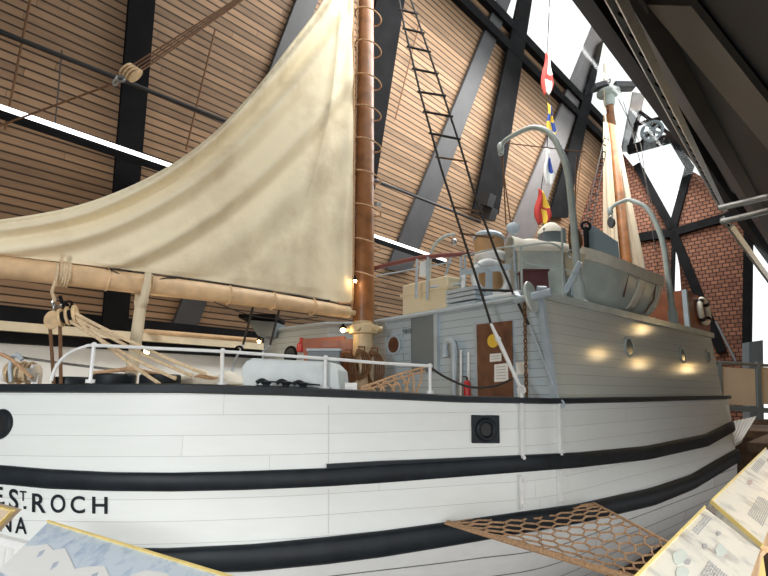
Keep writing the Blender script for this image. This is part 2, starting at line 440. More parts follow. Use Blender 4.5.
for (a, b, lab) in (((720, 208), (770, 196), 'upper grey metal bracket arm holding the long cable tray'), ((722, 222), (770, 210), 'lower grey metal bracket arm above the shorter cable tray')):
    mb = MB(); mb.tube([P(*a, 9.5), P(*b, 8.6)], .06, 10); tag(mb.build('bracket_arm', M['steel'],), lab, 'bracket')

mb = MB(); mb.box(B(-12, 5, 4), BA * .1, BN * 9, UP * 9.5); struct(mb.build('wall_left_light_block', M['soffit'], smooth=False))  # unseen, added to keep sky light off the far planks
# ---- skylight between the two slopes
ga, gb = B(0, TU + .1, TZ + .2), B(0, NU - .1, NZ + .2); gd = (gb - ga); gn = gd.cross(BA).normalized()
mb = MB(); mb.box((ga + gb) / 2 - BA * 5, BA * 7, gd / 2, gn * .08); struct(mb.build('ceiling_light_block', M['soffit'], smooth=False))  # unseen slab, added to cut skylight on the left plank wall
mb = MB(); mb.box((ga + gb) / 2 + BA * 17, BA * 15, gd / 2, gn * .01)
win = struct(mb.build('window_1', M['glass'], smooth=False))
# ---- end wall: shingled areas, white windows and dark frame members
def E_(px, py, off=0.0): return onplane(px, py, BA * (ENDS - off), BA)
Mend = Matrix.Translation(BA * ENDS) @ Matrix(((-BN.x, 0, -BA.x, 0), (-BN.y, 0, -BA.y, 0), (0, 1, 0, 0), (0, 0, 0, 1)))
mb = MB()
for poly in ([(540, 120), (560, 90), (612, 140), (640, 175), (672, 228), (660, 236), (660, 428), (540, 428)],
             [(660, 236), (668, 228), (697, 310), (700, 420), (660, 420)][:0] or [(660, 300), (690, 300), (700, 428), (655, 428)],
             [(687, 168), (740, 200), (748, 236), (748, 428), (712, 428), (672, 230)],
             [(655, 236), (672, 230), (674, 242), (672, 300), (655, 300)],
             [(672, 230), (676, 232), (712, 428), (690, 428), (693, 300)]):
    mb.prism([E_(*p) for p in poly], BA * .15)
struct(mb.build('wall_end', M['shingle'], matrix=Mend, smooth=False))
mb = MB(); mb.box(B(ENDS + .3, 3, (FLOOR - .9) / 2), BA * .1, BN * 10, UP * (-.9 - FLOOR) / 2); struct(mb.build('wall_end_low', M['dock'], smooth=False))
mb = MB(); mb.prism([E_(*p, -.2) for p in ((560, -20), (790, -20), (790, 430), (560, 430))], BA * .01)
struct(mb.build('window_2', M['glass'], smooth=False))
k = 8
for (a, b, w) in (((637, 165), (673, 230), .3), ((673, 228), (690, 165), .3), ((600, 243), (673, 233), .38), ((673, 233), (752, 210), .34), ((673, 232), (722, 352), .34), ((749, 200), (747, 350), .3), ((674, 232), (672, 310), .12), ((628, 150), (672, 138), .4), ((672, 138), (690, 168), .3)):
    mb = MB(); mb.bar(E_(*a, .1), E_(*b, .1), w, .25, BA); struct(mb.build('trim_%d' % k, M['steel_dark'], smooth=False)); k += 1

# dark fan unit on a lattice platform high in the end gable
root = thing('fan_platform', 'dark lattice platform with a round fan high under the far gable', 'platform', E_(650, 140, 1.2))
mb = MB()
for (a, b) in (((630, 147), (672, 136)), ((634, 125), (662, 118)), ((630, 147), (640, 112)), ((672, 136), (640, 112)), ((640, 145), (660, 118)), ((655, 141), (648, 118))):
    mb.bar(E_(*a, 1.2), E_(*b, 1.2), .14, .14)
mb.build('lattice', M['steel_dark'], root, smooth=False)
mb = MB(); c = E_(652, 131, 1.3); mb.ring(c, BA, .42, .07); mb.cyl(c - BA * .1, c + BA * .1, .14); 
for i in range(5):
    a = 2 * PI * i / 5; mb.bar(c, c + (BN * math.cos(a) + UP * math.sin(a)) * .4, .12, .03, BA)
mb.build('fan', M['greydoor'], root)

# ---- steel columns on the plank wall
def column(pl, label, mat, off=.2, t=.1, name='steel_column'):
    """pl: four pixel corners of the visible face"""
    ps = [farpt(*p, off + t) for p in pl]
    mb = MB(); mb.prism(ps, -far_n * t)
    o = mb.build(name, mat, smooth=False, bevel=.01); tag(o, label, 'column'); return o
column([(131, -25), (158, -25), (128, 330), (102, 330)], 'dark steel column on the plank wall left of the big sail', M['steel_dark'])
column([(304, -20), (326, -20), (194, 338), (168, 338)], 'grey steel column showing above and below the sail', M['steel_grey'], off=.05)
column([(380, -25), (409, -25), (375, 190), (350, 190)], 'dark steel column close behind the main mast', M['steel_dark'])
column([(502, -10), (515, -10), (412, 270), (387, 270)], 'grey slanting steel column crossing behind the rope ladder', M['steel_grey'], off=.05)
column([(521, -10), (534, -10), (499, 214), (473, 214)], 'dark steel column behind the raised arm of the near davit', M['steel_dark'])
column([(594, 24), (603, 38), (530, 250), (503, 250)], 'pale grey slanting column rising into the skylight behind the flags', M['steel_pale'], off=.05)
column([(599, 45), (604, 40), (568, 218), (549, 218)], 'dark steel column between the flags and the far mast', M['steel_dark'])
column([(608, 140), (613, 150), (612, 245), (582, 245)], 'grey column just left of the far mast', M['steel_pale'], off=.05)
column([(634, 92), (645, 94), (634, 152), (622, 152)], 'pale grey column top showing right of the far mast head', M['steel_pale'], off=.05)
# slanting grey foot left of deckhouse and horizontal members
def farbar(a, b, w, h, off, name, mat, label, cat):
    A, C = farpt(*a, off), farpt(*b, off); mb = MB(); mb.bar(A, C, w, h, far_n)
    o = mb.build(name, mat, smooth=False); tag(o, label, cat); return o
A, C = farpt(-40, 16, .9), farpt(480, 222, .9); A = A - (C - A).normalized() * 4
mb = MB(); mb.tube([A, C], .045, 10); tag(mb.build('wall_pipe', M['black_metal']), 'long thin black pipe slanting across the upper plank wall', 'pipe')
root = thing('strip_light', 'long white strip light crossing the plank wall behind the sail', 'light', farpt(-40, 97, .8))
A, C = farpt(-40, 97, .8), farpt(445, 262, .8); A = A - (C - A).normalized() * 4
mb = MB(); mb.bar(A + far_up * .06, C + far_up * .06, .08, .08, far_n); mb.build('tube', M['tube'], root, smooth=False)
mb = MB(); mb.bar(A - far_up * .06, C - far_up * .06, .14, .13, far_n); mb.build('housing', M['steel_dark'], root, smooth=False)
A, C = P(-30, 317, 10.2), P(262, 341, 12.2); A = A - (C - A).normalized() * 4
mb = MB(); mb.tube([A, C], .06, 10); tag(mb.build('handrail_pipe', M['boom']), 'tan horizontal pipe along the far wall below the boom', 'pipe')
for i, (a, b) in enumerate((((34, -20), (5, 130)), ((62, 50), (54, 135)), ((215, 30), (186, 150)), ((420, 20), (395, 120)), ((586, 120), (572, 235)))):
    A, C = farpt(*a, .12), farpt(*b, .12); mb = MB(); mb.tube([A, C], .012 if i == 1 else .02, 6)
    tag(mb.build('conduit', M['rope_brown'] if i != 1 else M['steel_grey']), ('brown conduit on the plank wall at the top left corner', 'short grey hanger wire under the black pipe at left',
        'brown conduit on the plank wall left of the sail edge', 'brown conduit on the planks beside the top of the rope ladder', 'brown conduit on the planks behind the near davit')[i], 'conduit')
# small junction boxes left of planks behind the mast
mb = MB(); p = farpt(377, 204, .3); mb.box(p, BA * .1, far_up * .06, far_n * .1); tag(mb.build('junction_box', M['steel']), 'small grey junction box on the planks right of the main mast', 'box')
root = thing('speaker_box', 'black loudspeaker boxes mounted on the dark column behind the ventilator', 'speaker', farpt(487, 205, .7))
for (x, y) in ((487, 200), (489, 214)):
    p = farpt(x, y, 1.0); mb = MB(); mb.box(p, BA * .2, far_up * .22, far_n * .2); mb.build('cabinet', M['black_metal'], root, smooth=False)

# ================================================================== THE SHIP
ship = thing('ship', 'large white wooden ship with black bands and a grey deckhouse filling the hall', 'ship', W(2, 0, FLOOR))
nearside = [hx(0, 5.75), hx(90, 5.6), hx(180, 5.6), hx(290, 5.78), hx(380, 6.1), hx(470, 6.5), CORNER.copy(), W(2.4, -3.5), W(5, -3.5), W(7.0, -3.5), W(8.2, -3.46), W(9.3, -3.1)]
rest = [W(10.6, -2.3), W(11.8, -1.2), W(12.3, 0), W(11.8, 1.3), W(10.4, 2.7), W(7.2, 3.5), W(3, 3.5), W(0, 3.4), hx(184, 11.6), hx(100, 10.3), V((-5.75, 9.2, 0)), V((-6.2, 8.0, 0)), V((-5.95, 6.95, 0)), V((-5.2, 6.15, 0))]
OUT = spline(nearside + rest, 10, True)
NNEAR = 11 * 10 + 1
NO = len(OUT)
nrm = []
for i in range(NO):
    t = OUT[(i + 1) % NO] - OUT[i - 1]; n = V((t.y, -t.x, 0)).normalized(); nrm.append(n)
def axpt(p):
    s = min(max((p - SO).dot(SA), -4.3), 9.0); return W(s, 0)
T_top = [(0, 384), (180, 383.5), (280, 386.5), (380, 391), (460, 395.5), (548, 398), (640, 397), (725, 395.5), (750, 394)]
T_bot = [(0, 392.5), (180, 393), (280, 395.5), (380, 399), (460, 402.5), (548, 404), (640, 402), (725, 399), (750, 397)]
B1t = [(0, 464), (60, 469), (120, 472), (180, 472.5), (250, 471), (328, 468), (380, 464), (450, 460), (570, 452.5), (640, 446), (700, 434), (728, 421), (750, 412)]
B1b = [(0, 482), (60, 488), (120, 490.5), (180, 491), (250, 489.5), (328, 486), (380, 482.5), (450, 477), (570, 467.5), (640, 459.5), (700, 446), (728, 431), (750, 420)]
B2t = [(0, 546), (148, 548), (180, 548), (260, 544), (328, 537), (380, 531), (450, 521), (570, 503.5), (640, 488), (680, 475), (720, 453), (745, 440)]
B2b = [(0, 570), (148, 572), (180, 572), (260, 570), (328, 563), (380, 556), (450, 544), (570, 522), (640, 505), (680, 489), (720, 466), (745, 452)]
def zc(tb, far):
    zs = []
    for i in range(NO):
        p = OUT[i]
        if i < NNEAR:
            px = 384 + HF * p.x / p.y; zs.append(zat(p.y, tab(tb, px)))
        else: zs.append(None)
    z0, z1 = zs[NNEAR - 1], zs[0]; n = NO - NNEAR
    for k in range(n):
        t = (k + 1) / (n + 1); a = z0 * (1 - t) + z1 * t
        zs[NNEAR + k] = a
    return zs
Zt, Zb = zc(T_top, 0), zc(T_bot, 0)
Z1t, Z1b, Z2t, Z2b = zc(B1t, 0), zc(B1b, 0), zc(B2t, 0), zc(B2b, 0)
def endk(i):
    s = (OUT[i] - SO).dot(SA); return min(1, max(0, (-4.3 - s) / 1.8))
def hull_pt(i, z, out=0.0):
    """point on the shell at outline sample i and height z"""
    p = OUT[i]; zs = Z2b[i] + .45 * endk(i); a = axpt(p); dep = zs - z
    if dep <= 0: off = 0
    else: 
        tot = zs - (FLOOR + .1); x = dep / tot; off = (x ** 2.0) * (.86 + .06 * endk(i))
    q = p.lerp(V((a.x, a.y, 0)), off) + nrm[i] * out
    return V((q.x, q.y, z))
rows = []
levels = [('t', 0), ('1', 0), ('2', 0)]
rows.append([V((OUT[i].x, OUT[i].y, Zt[i])) for i in range(NO)])
rows.append([hull_pt(i, Z1t[i]) for i in range(NO)])
rows.append([hull_pt(i, Z2t[i]) for i in range(NO)])
for k in range(0, 11):
    t = k / 10
    rows.append([hull_pt(i, lerp(Z2b[i] + .45 * endk(i) - .001, FLOOR + .1, t)) for i in range(NO)])
inner0 = [V((OUT[i].x - nrm[i].x * .12, OUT[i].y - nrm[i].y * .12, Zt[i])) for i in range(NO)]
inner1 = [V((p.x, p.y, DECK)) for p in inner0]
mb = MB(); mb.grid([inner1, inner0] + rows, True)
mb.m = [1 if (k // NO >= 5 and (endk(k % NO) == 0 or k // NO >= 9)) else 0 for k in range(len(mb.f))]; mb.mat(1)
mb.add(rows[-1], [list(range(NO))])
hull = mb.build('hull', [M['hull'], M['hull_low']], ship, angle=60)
mb = MB(); mb.add(inner1, [list(range(NO))]); mb.build('deck', new_mat('deck_planks', (.42, .33, .22), .7, noise=.2, nscale=6), ship, smooth=False)

def band(zt, zb, out, name, mat, parent, i0=0, i1=None, closed=True, inn=-.02):
    i1 = NO if i1 is None else i1; idx = range(i0, i1); mb = MB(); R = []
    a, b_, c_, d_ = [], [], [], []
    for i in idx:
        a.append(hull_pt(i, zt[i], inn)); b_.append(hull_pt(i, zt[i], out)); c_.append(hull_pt(i, zb[i], out)); d_.append(hull_pt(i, zb[i], inn))
    # rounded edge
    m1 = [p.lerp(q, .15) for p, q in zip(b_, c_)]; m2 = [p.lerp(q, .85) for p, q in zip(b_, c_)]
    b2 = [hull_pt(i, zt[i], out * .6) for i in idx]; c2 = [hull_pt(i, zb[i], out * .6) for i in idx]
    mb.grid([a, b2, m1, m2, c2, d_], closed)
    o = mb.build(name, mat, parent, angle=50); return o
band(Zt, Zb, .07, 'cap_rail', M['black'], ship, inn=-.17)
band(Z1t, Z1b, .06, 'rubbing_band', M['black'], hull)
band(Z2t, Z2b, .09, 'rubbing_band', M['black'], hull)
def idx_at(px):
    best = min(range(NNEAR), key=lambda i: abs(384 + HF * OUT[i].x / OUT[i].y - px)); return best
# doubling strip on top of the upper band from the sheathing joint aftward
ia, ib = idx_at(329), idx_at(585)
ztd = [z + .045 * max(0, min(1, (ib - i) / (ib - ia))) for i, z in enumerate(Z1t)]
band(ztd, [z - .01 for z in Z1t], .05, 'doubling_strip', M['black'], hull, ia, ib, False)
# sheathing plank over the forward part of hull (its edge shows as a vertical joint)
def hull_hit(px, py, out=0.0):
    d = ray(px, py); r = d.x / d.y
    best = None
    for i in range(NNEAR - 1):
        a = OUT[i].x - r * OUT[i].y; b = OUT[i + 1].x - r * OUT[i + 1].y
        if a * b <= 0 and a != b:
            t = a / (a - b); p = OUT[i].lerp(OUT[i + 1], t); n = nrm[i].lerp(nrm[i + 1], t).normalized()
            if best is None or p.y < best[0].y: best = (p, n)
    p, n = best; q = V((p.x, p.y, d.z / d.y * p.y))
    return q + n * out, n
def hull_patch(pxs, out, t, name, mat, parent, bevel=0):
    """small plate lying on the ship's side"""
    mb = MB(); ps = [hull_hit(*p, out)[0] for p in pxs]; n = hull_hit(*pxs[0])[1]
    mb.prism(ps, n * t); return mb.build(name, mat, parent, smooth=False, bevel=bevel)
mb = MB()
a, n = hull_hit(328.5, 405, -.01); b, _ = hull_hit(328.5, 466, -.01); mb.bar(a, b, .012, .03, n)
a, n = hull_hit(328.5, 489, -.01); b, _ = hull_hit(328.5, 534, -.01); mb.bar(a, b, .012, .03, n)
mb.build('plank_joint', new_mat('grey_joint', (.64, .65, .64), .6), hull)

# lettering on the quarter
def glyph(ch):
    cu = bpy.data.curves.new('g', 'FONT'); cu.body = ch; cu.resolution_u = 6; cu.offset = .018
    o = bpy.data.objects.new('g', cu); COL.objects.link(o)
    me = bpy.data.meshes.new_from_object(o.evaluated_get(bpy.context.evaluated_depsgraph_get()))
    vs = [v.co.copy() for v in me.vertices]; fs = [list(p.vertices) for p in me.polygons]
    bpy.data.objects.remove(o); bpy.data.curves.remove(cu); bpy.data.meshes.remove(me)
    return vs, fs
mb = MB()
for ch, x0, x1, y0, y1, sl in (('E', -9, 3.5, 485, 503.5, 2), ('S', 9.5, 19, 488, 509, 1.5), ('T', 20.3, 27, 490.5, 500.5, .5), ('R', 32.5, 46.5, 493, 512, 1), ('O', 51, 66, 494, 512.5, .5),
                               ('C', 71, 85.5, 495.5, 513, .5), ('H', 92.5, 108, 496.5, 513.5, .3), ('N', 0, 12, 515, 531, 1), ('A', 15.5, 27.5, 516.5, 533, 1)):
    vs, fs = glyph(ch); xs = [v.x for v in vs]; ys = [v.y for v in vs]
    mx0, mx1, my0, my1 = min(xs), max(xs), min(ys), max(ys)
    pts = []
    for v in vs:
        u = (v.x - mx0) / (mx1 - mx0); w = (v.y - my0) / (my1 - my0)
        pts.append(hull_hit(lerp(x0, x1, u), lerp(y1, y0, w) + sl * u, .008)[0])
    mb.add(pts, fs)
for (x0, x1, y0, y1) in ((2.8, 5.2, 501.5, 504), (24, 26.8, 506, 509), ):
    mb.add([hull_hit(x0, y1, .008)[0], hull_hit(x1, y1, .008)[0], hull_hit(x1, y0, .008)[0], hull_hit(x0, y0, .008)[0]], [[0, 1, 2, 3]])
mb.build('lettering', M['black'], hull, smooth=False)

# hawse openings
c, n = hull_hit(1, 424, .01)
mb = MB(); mb.ring(c, n, .13, .035, 28, 10); o = mb.build('hawse_ring', M['black'], hull)
mb = MB(); mb.cyl(c - n * .02, c + n * .012, .12); mb.build('hawse_opening', M['black_metal'], hull)
hull_patch([(471, 415), (498, 415.3), (498.5, 443), (471.3, 443)], 0, .035, 'mooring_port', M['black'], hull, .006)
c, n = hull_hit(484.5, 429.5, .04); mb = MB(); mb.ring(c, n, .115, .035, 28, 10); mb.build('port_rim', M['black'], hull)
mb = MB(); mb.cyl(c - n * .03, c - n * .001, .1); mb.build('port_opening', M['black_metal'], hull)
# chainplates
for (x, parts) in ((519, ((388, 461), (475, 509))), (557.5, ((403, 455), (470, 502)))):
    mb = MB()
    for (ya, yb) in parts:
        a, n = hull_hit(x, ya, .03); b, _ = hull_hit(x + (yb - ya) * .02, yb, .03); mb.bar(a, b, .05, .05, n)
    for y in (parts[0][1] - 4, parts[1][0] + 5, parts[1][1] - 4):
        a, n = hull_hit(x + 1.5, y, .05); mb.cyl(a, a + n * .03, .025, n=8)
    mb.build('chainplate', M['white'], hull, smooth=False)

# ---- deckhouse
HS0, HS1 = .25, 8.0
wallpts = [W(HS0, -3.46), W(HS0, .7), hx(327, 10.3), hx(275, 11.3), hx(262, 12.2), W(2.0, 3.3), W(HS1, 3.3), W(HS1, -3.46)]
def topshift(p):
    lean = .11 if (p - SO).dot(SN) < -3 else .02
    return p + UP * ROOFZ + SN * lean - SA * lean * .3
mb = MB(); n = len(wallpts)
base = [p + UP * DECK for p in wallpts]; topp = [topshift(p) for p in wallpts]
fs = [[i, (i + 1) % n, n + (i + 1) % n, n + i] for i in range(n)] + [list(range(n)), [n + i for i in range(n)][::-1]]
mb.add(base + topp, fs); mb.m[n - 1] = 1
house = mb.build('deckhouse', [M['house'], M['house_side']], ship, smooth=False)
# roof slab with overhang and pipe gutter
mb = MB(); rp = [topshift(p) + (p - W(3.5, 0)).normalized() * .05 for p in wallpts]; mb.prism(rp, UP * .07); mb.build('roof', M['shipgrey'], house, smooth=False)
mb = MB(); mb.tube([p + UP * .0 + (p - W(3.5, 0)).normalized() * .06 for p in [topshift(wallpts[i]) for i in range(0, 4)]], .038, 10); mb.build('gutter_pipe', M['shipgrey'], house)
mb = MB(); a, b = topshift(wallpts[-1]), topshift(wallpts[0]); o_ = -SN * .04
mb.bar(a + o_ + UP * .02, b + o_ + UP * .02, .08, .12); mb.build('roof_edge', M['boatgrey'], house, smooth=False)
mb = MB(); mb.bar(W(HS0 - .02, -3.47, -.1), topshift(W(HS0 - .02, -3.47)) - UP * .02, .09, .09, SA); mb.build('corner_board', M['shipgrey'], house, smooth=False)
FN = -SA                                       # front wall faces -axis
def front(px, py, out=0.0): return onplane(px, py, W(HS0 - out, 0), SA)
def front2(px, py, out=0.0):
    """left part of the front wall, behind the mast"""
    i = 2 if px < 327 else 1
    a, b = wallpts[i], wallpts[i + 1]; t = (b - a).normalized(); n = V((-t.y, t.x, 0)); n = n if n.dot(W(3.5, 0) - a) < 0 else -n
    return onplane(px, py, a + n * out, n), n
def plate(pxs, out, t, name, mat, parent, bevel=0):
    mb = MB(); mb.prism([front(*p, out) for p in pxs], -SA * t); return mb.build(name, mat, parent, smooth=False, bevel=bevel)
# slate door left, brown door right
plate([(412.5, 317), (438, 314.5), (438, 372), (413, 372)], .0, .05, 'slate_door', M['greydoor'], house, .008)
plate([(436.5, 314), (440, 313.5), (440, 372), (437, 372)], .0, .08, 'door_edge', M['shipgrey'], house)
plate([(474.5, 322.5), (514.5, 318), (516, 400), (476.5, 400)], .0, .03, 'door_frame', M['shipgrey'], house)
dr = plate([(477, 324.5), (512.5, 320.5), (514, 400), (478.5, 400)], .031, .02, 'brown_door', M['door'], house, .006)
# round ports
def round_port(c, nr, r, rim, gl, parent, name='porthole'):
    mb = MB(); mb.ring(c + nr * .02, nr, r, r * .16, 28, 8); mb.cyl(c - nr * .02, c + nr * .02, r * 1.12, n=28); o = mb.build(name, rim, parent)
    return o
c = front(394.5, 345, .01); round_port(c, FN, .175, M['shipgrey'], None, house)
mb = MB(); mb.cyl(c + FN * .0, c + FN * .035, .145, n=28); mb.build('port_glass', M['door'], house)
c, nn = front2(291, 355, .01); round_port(c, nn, .175, M['steel_dark'], None, house)
mb = MB(); mb.cyl(c, c + nn * .035, .15, n=28); mb.build('port_glass', M['glassy'], house)
# side ports
SNT = (SN + UP * (-.11 / (ROOFZ - 0))).normalized()
def side(px, py, out=0.0): return onplane(px, py, W(0, -3.46 + .05 * .11) - SNT * out, SNT)
for (x, y, r) in ((629, 347, .17), (682.5, 355, .15), (708, 356, .14)):
    c = side(x, y, .0); mb = MB(); mb.ring(c, SN, r, .028, 28, 8); mb.build('side_port_rim', M['davit'], house)
    mb = MB(); mb.cyl(c + SN * .03, c - SN * .012, r, n=28); mb.build('side_port_glass', M['teal_port'], house)
# pipe bends on the front wall
root = thing('vent_pipe', 'pale grey gooseneck vent pipe on the front wall beside the slate door', 'pipe', front(455, 385, .2))
pp = [front(x, y, .14) for x, y in ((453.5, 396), (454, 370), (454, 352), (453, 344), (450, 341), (446.5, 342), (445, 346), (445, 351))]
mb = MB(); mb.tube(spline(pp, 4), .055, 12); mb.build('pipe', M['shipgrey'], root)
mb = MB(); mb.cyl(pp[-1], pp[-1] - UP * .1, .068, n=14); mb.build('mouth', M['shipgrey'], root)
for (x0, y0, y1, lab) in ((461, 350, 396, 'thin white pipe standing on the front wall left of the brown door'), (468.5, 352, 380, 'thin white pipe just above the red extinguisher')):
    mb = MB(); mb.cyl(front(x0, y1, .08), front(x0, y0, .08), .022, n=8); tag(mb.build('thin_pipe', M['white']), lab, 'pipe')
root = thing('fire_extinguisher', 'small red fire extinguisher at the foot of the front wall', 'fire extinguisher', front(467, 397, .1))
c = front(467.5, 396, .12); mb = MB(); mb.lathe(c, UP, [(.05, 0), (.06, .01), (.06, .18), (.045, .23), (.02, .25)], 14); mb.build('cylinder', M['red'], root)
mb = MB(); mb.cyl(c + UP * .25, c + UP * .3, .018); mb.bar(c + UP * .3, c + UP * .31 + SN * .07, .03, .02); mb.build('valve', M['black_metal'], root)
# yellow round sign and paper notices
c = front(493.5, 341, .058); mb = MB(); mb.cyl(c, c + FN * .02, .105, n=28); tag(mb.build('round_sign', M['yellow']), 'round yellow sign on the upper half of the brown door', 'sign')
def notice(pxs, out, lab, lines=0):
    mb = MB(); q = [front(*p, out) for p in pxs]; mb.prism(q, FN * .006)
    mb.mat(1)
    for i in range(lines):
        t = (i + 1) / (lines + 1); a = q[0].lerp(q[3], t) + FN * .0075; b = q[1].lerp(q[2], t) + FN * .0075
        mb.bar(a.lerp(b, .15), a.lerp(b, .85), .012, .002, FN)
    o = mb.build('paper_notice', [M['paper'], M['ink']], smooth=False); tag(o, lab, 'notice')
notice([(490, 354), (501.5, 353), (501.5, 361), (490, 362)], .056, 'small white paper notice under the yellow sign on the brown door', 2)
notice([(494.5, 364.5), (508, 363), (508.5, 381), (494.5, 382)], .056, 'larger white paper notice low on the brown door', 5)
notice([(516, 362.5), (528, 361.5), (528.5, 374), (516.3, 374.5)], .05, 'cream card hung beside the chain right of the brown door', 0)
# chain hanging at corner
mb = MB(); a = front(524.5, 297, .25); b = front(526.5, 398, .1); nl = 24
for i in range(nl):
    p = a.lerp(b, (i + .5) / nl); d_ = (b - a).normalized(); x = (SA if i % 2 else SN)
    pts = [p + d_ * math.cos(2 * PI * k / 10) * .042 + x * math.sin(2 * PI * k / 10) * .022 for k in range(10)]; mb.tube(pts, .011, 6, True)
tag(mb.build('chain', M['rope_brown']), 'rusty chain hanging down the front wall near the corner', 'chain')
# conduit bits on the front wall
for q in ([front(386, 322, .03), front(386, 360, .03)], [front(402, 325, .03), front(402, 352, .03), front(412, 354, .03)]):
    mb = MB(); mb.tube(q, .012, 6); mb.build('wall_conduit', M['shipgrey'], house)
for x in (405, 410):
    mb = MB(); p = front(x, 331 - (x - 405) * .1, .06); mb.sphere(p, .045, 10); mb.build('wall_knob', M['greydoor'], house)

# ---- railing round the quarter
def rail_pt(px, py, inn=.1):
    d = ray(px, py); p, n = hull_hit(px, 395); q = p - n * inn; k = q.y / d.y
    return V((d.x * k, q.y, d.z * k))
rail = MB()
pp = [rail_pt(51, 381), rail_pt(55, 369), rail_pt(62, 359), rail_pt(72, 351.5), rail_pt(84, 347), rail_pt(95, 345.5), rail_pt(150, 348), rail_pt(222, 351.5), rail_pt(280, 355.5), rail_pt(325, 358.5), rail_pt(380, 363), rail_pt(430, 366)]
rail.tube(spline(pp, 5), .019, 8); rail_o = rail.build('railing', M['white'], ship)
for (x, y0, y1, dx) in ((94, 345, 383, -4), (222.5, 351, 386, -1), (325.5, 358, 390, -.5), (430, 366, 394, 0)):
    mb = MB(); a, b = rail_pt(x, y0), rail_pt(x + dx, y1); mb.cyl(b, a, .021, n=10); mb.sphere(a, .034, 10); mb.cyl(b, b + UP * .04, .05, n=10); mb.build('rail_post', M['white'], rail_o)

# ---- main mast
d0 = W(-.42, 0)
MX = d0
mast_top = 10.5
def mr(z): return .215 - .006 * max(0, z)
mb = MB(); mb.tube([V((MX.x, MX.y, z)) for z in (1.35, 4, 7, mast_top)], [mr(z) for z in (1.35, 4, 7, mast_top)], 24); mast = mb.build('main_mast', M['mastwood'], ship)
mb = MB(); mb.tube([V((MX.x, MX.y, z)) for z in (DECK, 1.42)], [.2, .19], 24); mb.build('mast_foot', M['mastpaint'], mast)
mb = MB(); c = V((MX.x, MX.y, 1.1)); mb.lathe(c, UP, [(.2, 0), (.27, .02), (.27, .17), (.2, .19)], 24)
for a in (0, 1.1, 2.2, 3.3, 4.4, 5.5):
    q = c + V((math.cos(a), math.sin(a), 0)) * .27 + UP * .1; mb.cyl(q - UP * .0, q + V((math.cos(a), math.sin(a), 0)) * .09, .06, n=12)
mb.build('mast_band', M['mastpaint'], mast)
mp0 = P(374, 150, MX.y)
for i, y in enumerate((17, 49, 82, 113, 145, 177, 210, 244, 277)):
    zc_ = zat(MX.y, y); c = V((MX.x, MX.y, zc_)); mb = MB()
    x = (V((1, -.1, 0)) * .045); R = .27
    pts = [c + x + V((math.cos(a) * R * 1.05, math.sin(a) * R, -.09 * math.cos(a) - .0)) for a in [2 * PI * k / 28 for k in range(28)]]
    mb.tube(pts, .015, 7, True); mb.build('mast_hoop', M['rope'], mast)
# laced strip along the luff
mb = MB(); zz = [1.6 + i * .09 for i in range(90)]
mb.tube([V((MX.x, MX.y, z)) + V((-1, -.5, 0)).normalized() * (mr(z) + .03) + V((.6, -.5, 0)) * .02 * (1 if i % 2 else -1) for i, z in enumerate(zz)], .018, 6); mb.build('luff_lacing', M['rope'], mast)
# coils of line on the mast pins
for i, (x, y, yb, lab) in enumerate(((348, 352, 386, 'brown rope coil hung left of the mast foot'), (361, 349, 380, 'brown rope coil hung on the front of the mast foot'), (374, 350, 388, 'brown rope coil hung right of the mast foot'))):
    root = None; mb = MB(); yy = MX.y - .36 + .1 * i
    if i == 0: yy = MX.y - .1
    a, b = P(x, y, yy), P(x, yb, yy)
    for k in range(5):
        w = .07 + .018 * k; dx = (k - 2) * .02
        mb.tube([a.lerp(b, .5) + V((math.sin(t) * w + dx, -.02 * k, math.cos(t) * (a - b).length / 2 * (1 - .05 * k))) for t in [2 * PI * j / 24 for j in range(24)]], .017, 6, True)
    mb.tube([a + V((-.05, -.1, .03)), a + V((.07, -.1, .03)), a + V((.06, -.1, -.1)), a + V((-.06, -.1, -.08))], .02, 6)
    tag(mb.build('rope_coil', M['rope_brown']), lab, 'rope coil', 'rope coils around the main mast foot')

# ---- boom
BP = W(0, -.02)
def boomplane(px, py, off=0.0): return onplane(px, py, W(0, -off), SN)
bpx = [(-70, 258.5), (0, 267), (60, 274), (130, 282.5), (200, 291), (270, 300.5), (330, 309.5), (346, 312)]
boom_c = [boomplane(*p, .0) for p in bpx]
boom = thing('boom', 'long buff-painted wooden boom along the foot of the sail', 'boom', boom_c[-1])
mb = MB(); mb.tube(boom_c, [.135, .135, .14, .14, .14, .135, .12, .1], 20); mb.build('spar', M['boom'], boom)
mb = MB(); e = boom_c[-1]; mb.lathe(e, (V((MX.x, MX.y, e.z)) - e), [(.11, -.05), (.11, .05), (.05, .08), (.05, .2)], 14); mb.build('gooseneck', M['mastpaint'], boom)
def boomat(px): 
    y = tab(bpx, px); return boomplane(px, y)
bd = (boom_c[-1] - boom_c[0]).normalized()
for x in (64, 107, 150, 228, 272, 312):
    mb = MB(); c = boomat(x); mb.ring(c, bd, .143, .012, 24, 6); mb.build('boom_strap', M['rope_pale'] if x in (64, 150) else M['boom'], boom)
mb = MB(); c = boomat(64)
for k in range(4): mb.ring(c + bd * (.03 * k - .05), bd, .147, .018, 24, 6)
mb.tube([c + V((0, -.14, .1)), c + V((.03, -.17, -.05)), c + V((-.02, -.15, -.25)), c + V((0, -.1, -.36))], .02, 6)
mb.tube([c + V((.02, -.12, .12)), c + V((.02, -.1, .24))], .018, 6)
mb.build('sheet_strop', M['rope_pale'], boom)
mb = MB(); pts = [boomat(x) + UP * (.14 + .012 * math.sin(i * 2.1)) + V((0, -.05, 0)) for i, x in enumerate(range(110, 340, 10))]; mb.tube(pts, .014, 6); mb.build('foot_lacing', M['rope_dark'], boom)
mb = MB(); pts = []
